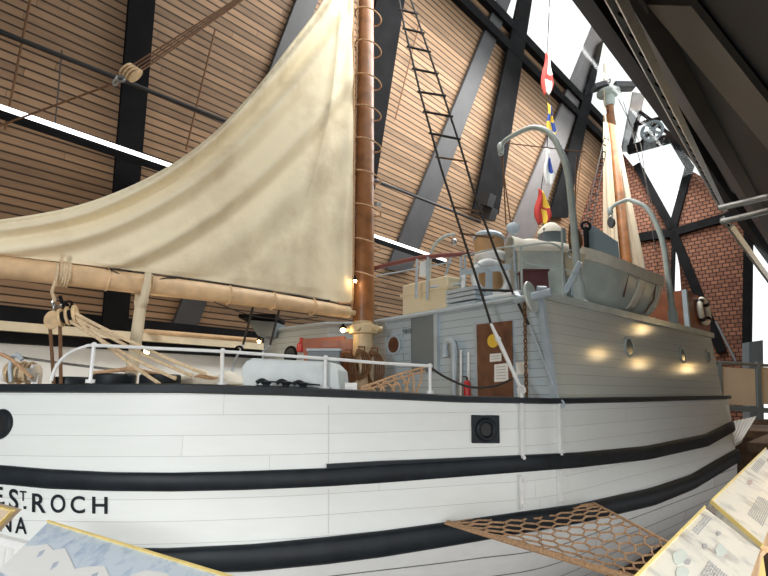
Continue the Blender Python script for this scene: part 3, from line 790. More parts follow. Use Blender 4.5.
for i in range(40):
    x = lerp(110, 178, i / 39); c = boomat(x); a = -1.9 + 3.6 * math.sin(i / 39 * PI); pts.append(c + V((0, -math.cos(a * .5) * .15, -.12 + .24 * abs(math.cos(i / 39 * PI)))))
mb.tube(pts, .009, 6); mb.build('loose_line', M['rope_dark'], boom)
mb = MB(); pts = [boomat(x) + V((0, -.03, -.14 - .16 * math.sin((x - 215) / 110 * PI))) for x in range(215, 326, 8)]; mb.tube(pts, .009, 6); mb.build('lamp_wire', M['rope_dark'], boom)

# boom crutch
c = boomat(143); root = thing('boom_crutch', 'cream post with a forked top propping up the boom', 'support', V((c.x, c.y, DECK)))
b = boomplane(137, 352); b = V((c.x - .06, c.y, DECK))
mb = MB(); mb.tube([b, c - UP * .26], [.085, .075], 14); mb.build('post', M['cream'], root)
mb = MB(); 
for sg in (-1, 1):
    q = c + SN * .18 * sg; mb.tube(spline([c - UP * .32, c - UP * .2 + SN * .12 * sg, q, q + UP * .12], 4), [.07] * 4 + [.055] * 4 + [.045] * 5, 10)
mb.build('fork', M['cream'], root)

# ---- mainsail
NW, NK = 150, 110
leech = spline([(-75, 228, 0), (0, 222, 0), (80, 207, 0), (150, 179, 0), (205, 143, 0), (250, 98, 0), (292, 45, 0), (328, -6, 0), (345, -60, 0)], 12)
Lp = spline([(-75, 247, 0), (0, 255, 0), (100, 266.5, 0), (200, 279.5, 0), (300, 295, 0), (345, 304, 0)], 10)[:-1] + spline([(353, 303, 0), (354, 200, 0), (354, 100, 0), (353, 0, 0), (352, -75, 0)], 10)
def samp(c, t):
    x = t * (len(c) - 1); i = min(int(x), len(c) - 2); return c[i].lerp(c[i + 1], x - i)
rows = []
for a in range(NK + 1):
    k = a / NK; row = []
    for b_ in range(NW + 1):
        w = b_ / NW
        p = samp(leech, w).lerp(samp(Lp, w), k)
        # corner rounding keeps the cloth inside the spars
        env = math.sin(PI * min(1, max(0, w))) ** .6
        # heavy folds running parallel to the free edge
        dl = min((p.x - q.x) ** 2 + (p.y - q.y) ** 2 for q in leech) ** .5
        def ridge(c_, wd): return math.exp(-((dl - c_ - 3 * math.sin(w * 9)) / wd) ** 2)
        fold = (.10 * ridge(5, 4) - .10 * ridge(15, 5) + .13 * ridge(27, 6) - .06 * ridge(41, 7) + .12 * ridge(64, 5) - .09 * ridge(76, 7) + .05 * ridge(98, 9) - .04 * ridge(120, 10)) * env
        # creases fanning down from the head to the boom
        ang = math.atan2(352 - p.x, p.y + 75); fade = min(1, max(0, (k - .35) * 3)) * min(1, max(0, (w - .12) * 3)) * env
        fold += (.045 * (1 - abs(math.sin(ang * 22 + .6 * math.sin(p.y * .02)))) ** 2 + .02 * math.sin(ang * 61 + 1)) * fade
        belly = .35 * math.sin(PI * k) ** .8 * env
        edge = min(1, k * 14) * .0
        off = fold + belly * .22
        if k > .93: off *= max(0, (1 - k) / .07)
        row.append(boomplane(p.x, p.y, off + .02))
    rows.append(row)
mb = MB(); mb.grid(rows)
sail = thing('mainsail', 'big stained cream canvas sail hanging between the mast and boom', 'sail', boomat(200))
so = mb.build('sail_cloth', M['canvas'], sail, angle=180, thick=.012)
mb = MB(); mb.tube([boomplane(p.x, p.y, .03) for p in leech], .03, 8); mb.build('bolt_rope', M['canvas'], sail)
mb = MB(); mb.tube([rows[-1][j] + V((0, -.02, 0)) for j in range(NW // 2 + 4, NW + 1)], .02, 6); mb.build('luff_rope', M['rope'], sail)

# ---- upper tackle block
yb = 6.6
root = thing('pulley_block', 'triple wooden pulley block on the rope tackle at upper left', 'pulley block', P(130, 72, yb))
c = P(130, 72, yb); ax = (P(235, 0, yb + 1.0) - c).normalized(); sd = ax.cross(V((0, 1, 0))).normalized(); th_ = ax.cross(sd)
mb = MB()
prof = [(math.cos(t) * .14, math.sin(t) * .085) for t in [2 * PI * k / 20 for k in range(20)]]
sdd = (V((.9, .2, -.45))); sdd = (sdd - ax * sdd.dot(ax)).normalized(); th_ = ax.cross(sdd)
for k in (-1.5, -.5, .5, 1.5):
    o_ = c + sdd * .055 * k
    mb.prism([o_ + ax * a_ + th_ * b_ for a_, b_ in prof], sdd * .03)
mb.build('cheek', M['wood_block'], root, bevel=.006)
mb = MB(); mb.cyl(c - sdd * .08, c + sdd * .11, .075, n=20); mb.build('sheave', M['mastwood'], root)
mb = MB(); q = c - ax * .2; mb.ring(q, th_, .055, .018); mb.ring(q - ax * .1, sdd, .05, .016); mb.build('shackle', M['steel'], root)
mb = MB(); end = P(-60, 148, 6.2); mb.tube([q - ax * .15, end], .014, 6); tag(mb.build('pendant_rope', M['rope_brown']), 'thin brown rope running left from the upper pulley block', 'rope')
for i, k in enumerate((-1.2, -.2, .8, 1.6)):
    a = c + sdd * .055 * k + ax * .1; b = V((MX.x, MX.y, 9.6)) + sdd * .04 * k + V((-.25, -.1, 0))
    b2 = P(238 + i * 1.2, -2 + i, 7.6); e = a + (b2 - a) * 1.75
    mb = MB(); mb.tube([a, e], .013, 6)
    tag(mb.build('tackle_rope', M['rope_brown']), 'brown fall of the tackle running from upper block towards the mast head', 'rope', 'tackle ropes at the upper left')

# ---- sheet blocks under the boom and their falls
def rope(name, pts, r, mat, lab, grp=None, sag=0):
    mb = MB(); mb.tube(pts, r, 8); return tag(mb.build(name, mat), lab, 'rope', grp)
yb = boomat(64).y - .05
root = thing('pulley_block', 'pale round pulley block seen face-on under the boom', 'pulley block', P(52, 320, yb))
c = P(52, 320, yb); vd = c.normalized()
mb = MB(); prof = [(math.cos(t) * .085, math.sin(t) * .115) for t in [2 * PI * k / 22 for k in range(22)]]; xx = vd.cross(UP).normalized(); uu = xx.cross(vd)
for k in (-1, 1): mb.prism([c + vd * .05 * k + xx * a_ + uu * b_ for a_, b_ in prof], vd * .035)
mb.build('cheek', M['wood_block'], root, bevel=.008); mb = MB(); mb.cyl(c - vd * .03, c + vd * .06, .08, n=18); mb.build('sheave', M['steel_dark'], root)
mb = MB(); mb.ring(c + UP * .15, xx, .045, .014); mb.ring(c + UP * .22 + xx * .03, vd, .05, .016); mb.build('shackle', M['steel'], root)
root = thing('pulley_block', 'double pale pulley block with dark slots beside the round one', 'pulley block', P(67, 317, yb))
c = P(68, 316, yb - .08); ax = V((.33, -.3, -.9)).normalized(); sx = (V((1, .15, .3))); sx = (sx - ax * sx.dot(ax)).normalized(); tt = ax.cross(sx)
mb = MB(); prof = [(math.cos(t) * .125, math.sin(t) * .085) for t in [2 * PI * k / 22 for k in range(22)]]
for k in (-1.3, 0, 1.3): mb.prism([c + sx * (.062 * k - .014) + ax * a_ + tt * b_ for a_, b_ in prof], sx * .032)
mb.build('cheek', M['wood_block'], root, bevel=.006); mb = MB(); mb.cyl(c - sx * .07, c + sx * .07, .07, n=18); mb.build('sheave', M['steel_dark'], root)
mb = MB(); q = c - ax * .16; mb.ring(q, tt, .05, .016); mb.tube([q, P(62, 303, yb), P(60, 296, yb)], .02, 8); mb.build('hook', M['steel_dark'], root)
for i, (x, y, xe, ye) in enumerate(((73, 316, 192, 376), (70, 321, 176, 379), (78, 321, 160, 384), (76, 314, 206, 374))):
    a = P(x, y, yb - .1); b = P(xe, ye, 5.95); 
    rope('sheet_rope', bez(a, b, .03, 8), .02, M['rope_pale'], 'pale sheet rope running from double block down to the deck', 'sheet ropes below the boom')
for i, (x, xe) in enumerate(((50, 54), (60, 61))):
    rope('hanging_rope', [P(x, 326, yb), P((x + xe) / 2, 355, yb), P(xe, 388, yb)], .02, M['rope_brown'], ('dark brown rope hanging straight down from the round block, left of pair', 'dark brown rope hanging down below the double block, right of pair')[i])
rope('deck_rope', spline([P(x, y, 6.2) for x, y in ((90, 374), (112, 371), (132, 369), (150, 373), (176, 378))], 4), .025, M['rope'], 'slack tan rope lying along the deck top behind the railing')

# ================================================================== ON DECK, LEFT
def deckpt(px, Y): q = hx(px, Y); return V((q.x, q.y, DECK))
def bollard(px, py, Y, r, lab, grp=None):
    p = deckpt(px, Y); zt_ = P(px, py, Y).z
    root = thing('mooring_bollard', lab, 'bollard', p, grp)
    h = zt_ - DECK; mb = MB(); mb.lathe(p, UP, [(r * .9, 0), (r * .9, h * .8), (r, h * .84), (r, h - .02), (r * .93, h)], 24); mb.build('post', M['black'], root)
    mb = MB(); mb.lathe(p, UP, [(r * 1.15, 0), (r * 1.15, .04)], 24); mb.build('base', M['black'], root)
bollard(113, 374, 6.3, .24, 'black drum-shaped mooring bollard directly right of the railing bend')
bollard(159, 374.5, 6.3, .24, 'black drum-shaped mooring bollard nearest the sheet ropes')
bollard(71, 377, 6.3, .2, 'lower black bollard top under the bend of the railing')
# rope and anchor gear in the left corner
p = deckpt(18, 6.35)
root = thing('windlass', 'small white winch wound with tan rope at the left rail', 'winch', p)
z_ = P(20, 372, 6.35).z
mb = MB(); a, b = P(4, 372, 6.35), P(36, 373, 6.35); mb.cyl(a, b, .06, n=14)
for x in (8, 35): 
    q = P(x, 373, 6.35); mb.lathe(q, (b - a), [(.05, -.03), (.11, -.02), (.11, .02), (.05, .03)], 18); mb.bar(V((q.x, q.y + .05, DECK)), q + V((0, .05, 0)), .08, .08, V((0, 1, 0)))
mb.build('drum', M['white'], root)
mb = MB()
for i in range(9):
    q = a.lerp(b, .1 + .09 * i); mb.ring(q, (b - a) + V((0, 0, .08 * math.sin(i * 2))), .085 + .02 * (i % 3), .018, 18, 6)
mb.build('rope_turns', M['rope_pale'], root)
mb = MB(); mb.tube(spline([P(11, 382, 6.2), P(10, 366, 6.2), P(13, 357, 6.2), P(18, 355, 6.2), P(22, 360, 6.2)], 5), .024, 8); mb.build('handle', M['shipgrey'], root)
rope('deck_rope', spline([P(-20, 350, 6.1), P(0, 354, 6.1), P(12, 360, 6.1), P(24, 371, 6.1), P(32, 378, 6.1)], 4), .022, M['rope'], 'tan rope slanting down to the winch at left edge')
rope('deck_rope', [P(18, 357, 6.3), P(60, 363, 6.3), P(125, 371, 6.35)], .016, M['steel'], 'thin grey wire stretched low from the winch behind the railing')
# canvas heap & grey tool by the far rail
root = thing('mooring_chock', 'low grey-white steel chock box with three black rollers on the rail', 'chock', deckpt(290, 6.4))
q = [P(x, y, 6.05) for x, y in ((243, 388), (241, 368), (246, 361), (252, 358), (330, 362), (338, 370), (340, 391))]
mb = MB(); mb.prism(q, V((.08, .5, 0))); mb.build('housing', new_mat('pale_chock_paint', (.60, .65, .65), .45, noise=.1, nscale=5), root, smooth=False, bevel=.015)
fa = idx_at(262)
for x, y in ((266, 386.5), (286, 387), (303, 388)):
    c, n = hull_hit(x, y); c = c - n * .02; c.z = P(x, y, c.y).z - .06
    mb = MB(); mb.lathe(c, UP, [(.075, 0), (.075, .015), (.045, .03), (.04, .08), (.06, .1), (.065, .115), (.03, .125)], 16); t = V((-n.y, n.x, 0)); 
    mb.tube(spline([c + UP * .1 + t * .02, c + UP * .13 - t * .05, c + UP * .1 - t * .11], 4), .024, 8); mb.build('roller', M['black'], root)
a, n = hull_hit(258, 388); b, _ = hull_hit(322, 390.5); mb = MB(); 
a = rail_pt(256, 386.5, .04); b = rail_pt(318, 389.5, .04); mb.bar(a, b, .08, .04); mb.tube([rail_pt(268, 381.5, .06), rail_pt(320, 385, .06)], .01, 6); mb.build('bar', M['black'], root, smooth=False)
root = thing('canvas_heap', 'pale canvas bundle lying on deck left of the grey chock', 'bundle', deckpt(205, 6.6))
mb = MB()
pt = P(205, 383, 6.8)
rw = []
for i in range(9):
    a = i / 8 * PI; rw.append([pt + V(((-.5 + j / 14) * 1.2, -math.cos(a) * .25, (.16 + .05 * math.sin(j * 1.3)) * math.sin(a) * math.sin(PI * (j + .5) / 15) ** .5 - .02)) for j in range(15)])
mb.grid(rw); mb.build('cloth', M['canvas_white'], root, angle=180, thick=.01)
mb = MB(); mb.tube([P(190, 380, 6.6), P(200, 376, 6.6), P(215, 379, 6.6), P(226, 381, 6.6)], .03, 8); mb.build('rope', M['rope'], root)
# netting on rail by the mast
root = thing('rope_netting', 'small orange-brown rope netting tied to the rail right of the mast', 'net', rail_pt(400, 390))
mb = MB(); topn = [rail_pt(x, y, .12) for x, y in ((360, 388), (380, 381), (400, 374), (425, 367))]; botn = [rail_pt(x, y, .12) for x, y in ((362, 391), (385, 392), (405, 393), (416, 393))]
T_ = spline(topn, 5); Bn = spline(botn, 5); mb.tube(T_, .016, 6); mb.tube([p + V((0, .02, -.05)) for p in T_], .012, 6)
for i in range(0, 15, 2): mb.tube([T_[i], T_[i].lerp(Bn[i + 1], .5) + V((.03, 0, 0)), Bn[i + 1]], .014, 6)
for i in range(3, 15, 3): mb.tube([T_[i], Bn[i - 2]], .013, 6); mb.tube([T_[i].lerp(Bn[i], .5), T_[i - 2].lerp(Bn[i - 2], .5)], .012, 6)
mb.build('net', M['rope'], root)
rope('slack_rope', spline([P(430, 367, 6.4), P(445, 377, 6.5), P(470, 387, 6.7), P(495, 386, 7.0), P(512, 379, 7.1)], 5), .016, M['rope_dark'], 'slack dark rope swagged in front of the deckhouse wall')
mb = MB(); p = rail_pt(351, 387.5, .05); mb.box(p, V((.07, 0, 0)), V((0, .01, .02)), V((0, -.015, .035))); tag(mb.build('paper_notice', M['paper']), 'small white card on the rail below the mast', 'notice')

# companionway and orange cabinet at the foot of the mast
root = thing('hatch_cabinet', 'orange-brown wooden cabinet between the mast and the front wall', 'cabinet', V((hx(330, 9.9).x, 9.75, DECK)))
q = [P(x, y, 9.7) for x, y in ((302, 339), (345, 336), (347, 372), (305, 372))]; 
mb = MB(); mb.prism(q, V((0, .25, 0))); mb.build('body', M['orange'], root, smooth=False, bevel=.01)
mb = MB(); mb.box(P(324, 369, 9.72) - UP * .3, V((.4, 0, 0)), V((0, .2, 0)), UP * .35); mb.build('plinth', M['redwood'], root, smooth=False)
mb = MB(); mb.prism([P(x, y, 9.67) for x, y in ((322, 341), (345, 339), (345, 346), (322, 348))], V((0, .02, 0))); mb.build('panel', M['redwood'], root, smooth=False)
root = thing('deck_locker', 'plain grey steel locker standing in front of the orange cabinet', 'locker', deckpt(326, 8.9))
q0, q1 = P(308, 351, 8.9), P(340, 351, 8.9)
mb = MB(); mb.box(V(((q0.x + q1.x) / 2, 9.05, (q0.z + DECK) / 2)), V(((q1.x - q0.x) / 2, 0, 0)), V((0, .18, 0)), UP * ((q0.z - DECK) / 2)); mb.build('body', M['greydoor'], root, smooth=False, bevel=.01)
mb = MB(); mb.box(V(((q0.x + q1.x) / 2, 9.04, q0.z + .02)), V(((q1.x - q0.x) / 2 + .02, 0, 0)), V((0, .2, 0)), UP * .02); mb.build('lid', M['shipgrey'], root, smooth=False)
root = thing('fire_extinguisher', 'red fire extinguisher on the front wall left of the orange cabinet', 'fire extinguisher', front2(301, 352, .1)[0])
c = front2(301, 352, .1)[0]; mb = MB(); mb.lathe(c, UP, [(.08, 0), (.095, .02), (.095, .16), (.05, .2)], 14); mb.build('cylinder', M['red'], root)
mb = MB(); mb.cyl(c + UP * .2, c + UP * .3, .04); mb.build('valve', M['red'], root)
root = thing('mast_cabinet', 'dark red-brown cupboard standing directly behind the mast foot', 'cabinet', V((hx(350, 9.55).x, 9.5, DECK)))
mb = MB(); q0 = hx(350, 9.62); mb.box(V((q0.x, 9.62, .2)), V((.19, 0, 0)), V((0, .06, 0)), UP * .85); mb.build('body', M['redwood'], root, smooth=False)
# overhanging lookout wing left of the front wall
root = thing('bridge_wing', 'dark grey overhanging bridge wing at the left end of the deckhouse', 'bridge wing', P(262, 340, 11.0))
q = [P(x, y, 10.9) for x, y in ((249, 320), (276, 322), (272, 336), (258, 336), (252, 327))]
mb = MB(); mb.prism(q, V((.1, .9, 0))); mb.build('box', M['greydoor'], root, smooth=False)
mb = MB(); mb.box(P(263, 319.5, 11.3), V((.4, 0, 0)), V((0, .55, 0)), UP * .04); mb.build('cap', M['steel_dark'], root, smooth=False)
for x, lab in ((243, 'left one of two dark stays hanging below the boom'), (270, 'right one of two dark stays hanging below the boom')):
    rope('stay_rope', [P(x + 10, 307, 8.6), P(x, 345, 8.7)], .02, M['rope_dark'], lab)
    c = P(x - 1, 349, 8.7); 
root = thing('swing_arm', 'thin grey metal rod leaning on the rail under the left stay', 'rod', P(232, 375, 8.5))
mb = MB(); mb.tube([P(243, 345, 8.7), P(236, 358, 8.4), P(230, 378, 7.2), P(228, 388, 6.6)], .02, 8); mb.build('rod', M['shipgrey'], root)
mb = MB(); mb.ring(P(239, 350, 8.6), V((0, 1, 0)), .06, .02); mb.build('ring', M['steel_dark'], root)
mb = MB(); mb.tube([P(270, 345, 8.7), P(263, 351, 8.7), P(262, 388, 8.6)], .018, 8); tag(mb.build('thin_pipe', M['shipgrey']), 'thin grey stanchion under the right stay', 'pipe')

# ---- lamps
def lamp(px, py, Y, lab, power=14, r=.035, cone=None):
    root = thing('deck_lamp', lab, 'lamp', P(px, py, Y))
    c = P(px, py, Y); mb = MB(); mb.sphere(c, r, 12); mb.build('bulb', M['lamp'], root)
    mb = MB(); mb.lathe(c + UP * r * .6, UP, [(r * 1.5, 0), (r * 1.6, .01), (r * .8, .05), (r * .4, .09)], 16); mb.build('lamp_shade', M['steel_dark'], root)
    l = bpy.data.lights.new('lamp_glow', 'POINT'); l.energy = power; l.color = (1, .66, .3); l.shadow_soft_size = .06
    o = bpy.data.objects.new('lamp_glow', l); COL.objects.link(o); o.location = c + V((0, -.12, -.08)); o.parent = root; o.matrix_parent_inverse = abs_inv(root)
lamp(147, 351, 8.2, 'glowing lamp on deck beside the foot of the boom crutch', 25, .05)
lamp(259, 341.5, 10.4, 'glowing lamp under the dark bridge wing', 5)
lamp(343, 330, 9.2, 'bright glowing lamp left of the mast band', 1.0, .045)
lamp(355, 281, 9.0, 'small glowing lamp on the mast beside the boom end', .7, .03)

# ================================================================== ON THE DECKHOUSE ROOF
RZ = ROOFZ + .07
def roofpt(px, py): return PZ(px, py, RZ)
# cream canvas-covered locker
root = thing('canvas_locker', 'cream canvas-covered box on the deckhouse roof right of the mast', 'box', W(.35, -.6, RZ))
q = roofpt(377, 307); 
def roof_box(s0, s1, u0, u1, z0, z1, taper=0):
    mb = MB(); mb.box(W((s0 + s1) / 2, (u0 + u1) / 2, (z0 + z1) / 2), SA * (s1 - s0) / 2, SN * (u1 - u0) / 2, UP * (z1 - z0) / 2); return mb
roof_box(.45, 1.0, -1.35, -.15, RZ, RZ + .66).build('canvas_cover', M['canvas_cream'], root, bevel=.03)
roof_box(.42, 1.03, -1.38, -.12, RZ + .42, RZ + .47).build('lashing', M['canvas_cream'], root, smooth=False)
roof_box(.47, .99, -1.36, -.14, RZ, RZ + .08).build('plinth', M['shipgrey'], root, smooth=False)
root = thing('slatted_box', 'low grey slatted box on the roof edge right of the canvas box', 'box', W(.35, -1.9, RZ))
mb = roof_box(.3, .7, -2.1, -1.45, RZ, RZ + .07)
for i in range(3): mb.box(W(.5, -1.77, RZ + .13 + .08 * i), SA * .21, SN * .33, UP * .032)
mb.build('slats', M['shipgrey'], root, smooth=False)
# bridge rail: wooden cap and grey stanchions
root = thing('bridge_rail', 'maroon wooden rail on grey stanchions above the canvas box', 'railing', W(.8, -1, RZ))
Yr = 9.6
a, m1, b = P(372, 269, 9.75), P(430, 256.5, 9.2), P(474, 253.5, 8.85)
mb = MB(); mb.tube(spline([a, P(400, 262, 9.5), m1, b], 5), .045, 10); mb.build('cap', M['railwood'], root)
for (x0, y0, x1, y1) in ((417, 259, 416, 298), (428, 257, 427, 300), (451, 256, 441, 292), (461, 254, 461, 300), (465, 254, 465, 300)):
    mb = MB(); mb.cyl(P(x1, y1, 9.1), P(x0, y0, 9.15), .025, n=8); mb.build('stanchion', M['shipgrey'], root)
mb = MB(); mb.tube([P(376, 276, 9.6), P(452, 262, 9.1)], .014, 6); mb.tube([P(430, 287, 9.1), P(462, 284, 9.0)], .02, 6); mb.build('lower_rail', M['shipgrey'], root)
mb = MB(); mb.prism([P(x, y, 9.25) for x, y in ((420, 262), (428, 260), (428, 277), (419, 276))], V((0, .02, 0))); tag(mb.build('rail_cloth', M['whitecloth'], smooth=False), 'small white cloth panel hung on the bridge rail', 'cloth')
# small davit with hanging lamp
root = thing('small_davit', 'slim curved grey davit with a hanging lamp behind bridge rail', 'davit', P(430, 300, 9.5))
mb = MB(); mb.tube(spline([P(429, 300, 9.5), P(430, 262, 9.5), P(432, 250, 9.5), P(438, 241, 9.5), P(446, 236, 9.5), P(455, 234, 9.5)], 5), .03, 10); mb.build('arm', M['davit'], root)
mb = MB(); c = P(454, 242, 9.5); mb.cyl(c + UP * .14, c + UP * .06, .01); mb.sphere(c, .06, 12, (1, 1, 1.3)); mb.build('lantern', M['steel'], root)
# tan ventilator barrel
Yv = 9.4
root = thing('ventilator', 'tan cylindrical ventilator with a tilted grey lid and white collar', 'ventilator', P(490, 290, Yv))
c0 = P(491, 292, Yv); zt_ = P(491, 240, Yv).z; r = 16 / HF * Yv * 1.0
mb = MB(); mb.lathe(c0, UP, [(r * .72, 0), (r * .8, .3), (r * .98, .62), (r, zt_ - c0.z)], 28); mb.build('barrel', M['tan'], root)
cc = V((c0.x, c0.y, zt_ - .02)); mb = MB(); mb.lathe(cc, V((.12, .1, 1)), [(r * 1.05, 0), (r * 1.06, .06), (r * .9, .12), (r * .5, .15), (r * .1, .16)], 28); mb.build('lid', M['shipgrey'], root)
mb = MB(); zz = P(491, 262, Yv).z - c0.z; prof = []
vs = []; n_ = 48
rw = [[c0 + V((math.cos(2 * PI * j / n_) * r * 1.03, math.sin(2 * PI * j / n_) * r * 1.03, zz + h - (.03 * abs(math.sin(j * PI / 4)) if h == 0 else 0))) for j in range(n_)] for h in (0, .1, .16)]
mb.grid(rw, True); mb.build('collar', M['whitecloth'], root, thick=.015)
# lifebuoy hung under the collar
root = thing('lifebuoy', 'white lifebuoy hung in front of the tan ventilator', 'lifebuoy', P(491, 278, Yv - .35))
c = P(491, 279, Yv - .36); mb = MB(); mb.ring(c, V((.25, -1, .1)), .33, .075, 36, 14); mb.build('ring', M['white'], root)
mb = MB(); 
for a in (.8, 2.3, 3.9, 5.5):
    nn_ = V((.25, -1, .1)).normalized(); x = nn_.cross(UP).normalized(); y = nn_.cross(x); q = c + (x * math.cos(a) + y * math.sin(a)) * .33
    mb.ring(q, (-x * math.sin(a) + y * math.cos(a)), .082, .012, 16, 6)
mb.build('rope_lashing', M['shipgrey'], root)
root = thing('instrument_shelf', 'pale grey shelf rail on posts in front of the lifebuoy', 'rail', P(485, 290, 8.8))
mb = MB(); mb.bar(P(461, 272.5, 8.7), P(511, 266.5, 8.2), .05, .1); mb.build('board', M['shipgrey'], root, smooth=False)
mb = MB(); mb.bar(P(489, 270, 8.4), P(489, 298, 8.45), .12, .04, V((0, 1, 0))); mb.build('post', M['shipgrey'], root, smooth=False)
mb = MB(); mb.tube(spline([P(463, 272, 8.8), P(464, 292, 8.6), P(470, 299, 8.5), P(500, 296, 8.2), P(520, 292, 7.8)], 4), .035, 8); mb.build('pipe', M['white'], root)
# searchlight
c = P(513, 228, 9.0); root = thing('searchlight', 'round grey searchlight disc on a thin post beside the ventilator', 'searchlight', P(513, 290, 9.0))
mb = MB(); mb.cyl(V((c.x, c.y, RZ)), c, .025, n=8); mb.build('post', M['shipgrey'], root)
mb = MB(); mb.lathe(c, V((-.15, -1, .2)), [(.06, -.09), (.115, -.04), (.125, 0), (.11, .01)], 24); mb.build('disc', M['shipgrey'], root)
# grey tank with canvas cover
root = thing('covered_tank', 'large grey rounded tank with a white canvas cover on the roof', 'tank', P(540, 290, 8.6))
mb = MB(); A0, A1 = P(517, 247, 8.9), P(563, 250, 8.9); zt_ = A0.z
cx = (A0 + A1) / 2; mb.box(V((cx.x, cx.y + .3, (zt_ + RZ) / 2)), V(((A1.x - A0.x) / 2, 0, 0)), V((0, .4, 0)), UP * (zt_ - RZ) / 2); mb.build('tank', M['boatgrey'], root, bevel=.08)
mb = MB(); rw = []
for i in range(13):
    v_ = i / 12; row = []
    for j in range(25):
        u_ = j / 24
        ht = (.22 * (1 - u_) ** .7 + .03) * math.sin(PI * min(1, max(0, v_))) ** .5 + .03 * math.sin(u_ * 17 + v_ * 5) * math.sin(PI * v_)
        x_ = lerp(A0.x - .08, A1.x + .12, u_); y_ = cx.y + .3 + (v_ - .5) * .92; dz = -.12 if i in (0, 12) else 0
        row.append(V((x_, y_, zt_ + ht + dz)))
    rw.append(row)
mb.grid(rw); mb.build('canvas_cover', M['canvas_white'], root, angle=180, thick=.015)
root = thing('covered_box', 'grey box topped by a peaked canvas cover behind the tank', 'box', P(552, 245, 9.6))
b0, b1 = P(541, 240, 9.9), P(562, 231, 9.9); mb = MB(); mb.box(V(((b0.x + b1.x) / 2, 9.9, (b1.z + RZ) / 2)), V((.22, 0, 0)), V((0, .2, 0)), UP * (b1.z - RZ) / 2); mb.build('body', M['greydoor'], root, smooth=False)
mb = MB(); c = V(((b0.x + b1.x) / 2 - .02, 9.85, b1.z - .03)); rw = []
for i, (h, rr) in enumerate(((-.05, .26), (.03, .24), (.1, .17), (.17, .1), (.2, .02))):
    rw.append([c + V((math.cos(a) * rr * (1 + .12 * math.sin(5 * a)), math.sin(a) * rr * .8, h)) for a in [2 * PI * k / 30 for k in range(30)]])
mb.grid(rw, True); mb.build('canvas_cover', M['canvas_white'], root, angle=180)
root = thing('maroon_box', 'maroon box on the roof in front of the grey tank', 'box', P(536, 290, 8.2))
a, b = P(524, 288, 8.3), P(548, 271, 8.3); mb = MB(); mb.box(V(((a.x + b.x) / 2, 8.45, (b.z + RZ) / 2)), V(((b.x - a.x) / 2, 0, 0)), V((0, .15, 0)), UP * (b.z - RZ) / 2); mb.build('body', M['maroon'], root, smooth=False, bevel=.01)
mb = MB(); mb.box(V(((a.x + b.x) / 2, 8.44, b.z + .015)), V(((b.x - a.x) / 2 + .02, 0, 0)), V((0, .17, 0)), UP * .015); mb.build('lid', M['maroon'], root, smooth=False)
# pipe guard rail round the tank
root = thing('roof_rail', 'thin pale pipe guard rail around the grey tank', 'railing', P(540, 296, 7.9))
mb = MB(); mb.tube(spline([P(462, 256, 8.9), P(500, 248, 8.3), P(521, 246, 8.0), P(545, 243, 7.9), P(556, 245, 7.9), P(562, 250, 8.0)], 5), .016, 8); mb.tube([P(521, 263, 8.0), P(563, 269, 8.0), P(580, 275, 8.1)], .012, 6); mb.build('top_rail', M['davit'], root)
for (x, y0, y1) in ((521, 246, 294), (562, 229, 297)):
    mb = MB(); mb.cyl(P(x + 1, y1, 8.0), P(x, y0, 8.0), .02, n=8); mb.build('stanchion', M['davit'], root)
# winch drum at the corner
root = thing('winch', 'grey winch with a flat round drum end at the roof corner', 'winch', W(.3, -2.9, RZ))
c = P(531, 297, 7.05); axd = V((.80, -.60, .12)).normalized()
mb = MB(); mb.lathe(c, axd, [(.225, -.02), (.235, 0), (.225, .02)], 28); mb.build('drum_flange', M['boatgrey'], root)
mb = MB(); mb.cyl(c - axd * .25, c, .05); mb.cyl(c, c + axd * .3, .06, n=14); q = c + axd * .25; mb.build('axle', M['shipgrey'], root)
mb = MB(); q = c + axd * .18; mb.bar(V((q.x, q.y + .1, RZ)), q + UP * .05, .12, .1, V((0, 1, 0))); q2 = c - axd * .2; mb.bar(V((q2.x + .02, q2.y + .2, RZ)), q2 + UP * .03, .08, .08, V((0, 1, 0))); mb.build('bracket', M['shipgrey'], root, smooth=False)

# ---- big davits
def davit(s, z_top, reach, lab):
    pts = [(0, ROOFZ + .05), (0, ROOFZ + 1.2), (.02, z_top - 1.3), (.14, z_top - .72), (.32, z_top - .3), (.60, z_top - .06), (reach * .62, z_top), (reach - .14, z_top - .04), (reach, z_top - .14)]
    mb = MB(); ps = spline([W(s, -3.2 + u_, z_) for u_, z_ in pts], 6); n_ = len(ps)
    mb.tube(ps, [.068 - .026 * (i / (n_ - 1)) for i in range(n_)], 14); o = mb.build('davit', M['davit'], ship)
    e = W(s, -3.2 + reach, z_top - .18)
    mb = MB(); mb.lathe(e + UP * .08, UP, [(.05, -.16), (.07, -.1), (.07, 0), (.04, .05)], 12); mb.ring(e - UP * .1, SA, .05, .018); mb.build('davit_head', M['davit'], o)
    mb = MB(); mb.lathe(W(s, -3.2, RZ), UP, [(.15, 0), (.15, .05), (.1, .09), (.1, .35), (.085, .4)], 16); mb.build('davit_socket', M['davit'], o)
    return o, e
dv1, e1 = davit(1.72, 5.12, 1.42, '')
dv2, e2 = davit(6.0, 4.76, 1.16, '')
for i, (e, b) in enumerate(((e1, W(1.6, -1.5, 2.1)), (e2, W(5.6, -1.9, 2.6)))):
    pass
rope('davit_fall', [e1 - UP * .14, P(511, 225, e1.y)], .014, M['rope_brown'], 'brown fall rope hanging from the head of the near davit, left strand')
rope('davit_fall', [e1 - UP * .14 + SA * .05, P(506, 225, e1.y + .1)], .014, M['rope_brown'], 'brown fall rope hanging from the head of the near davit, right strand')
root = thing('pulley_block', 'grey pulley block hanging from the far davit head', 'pulley block', e2 - UP * .2)
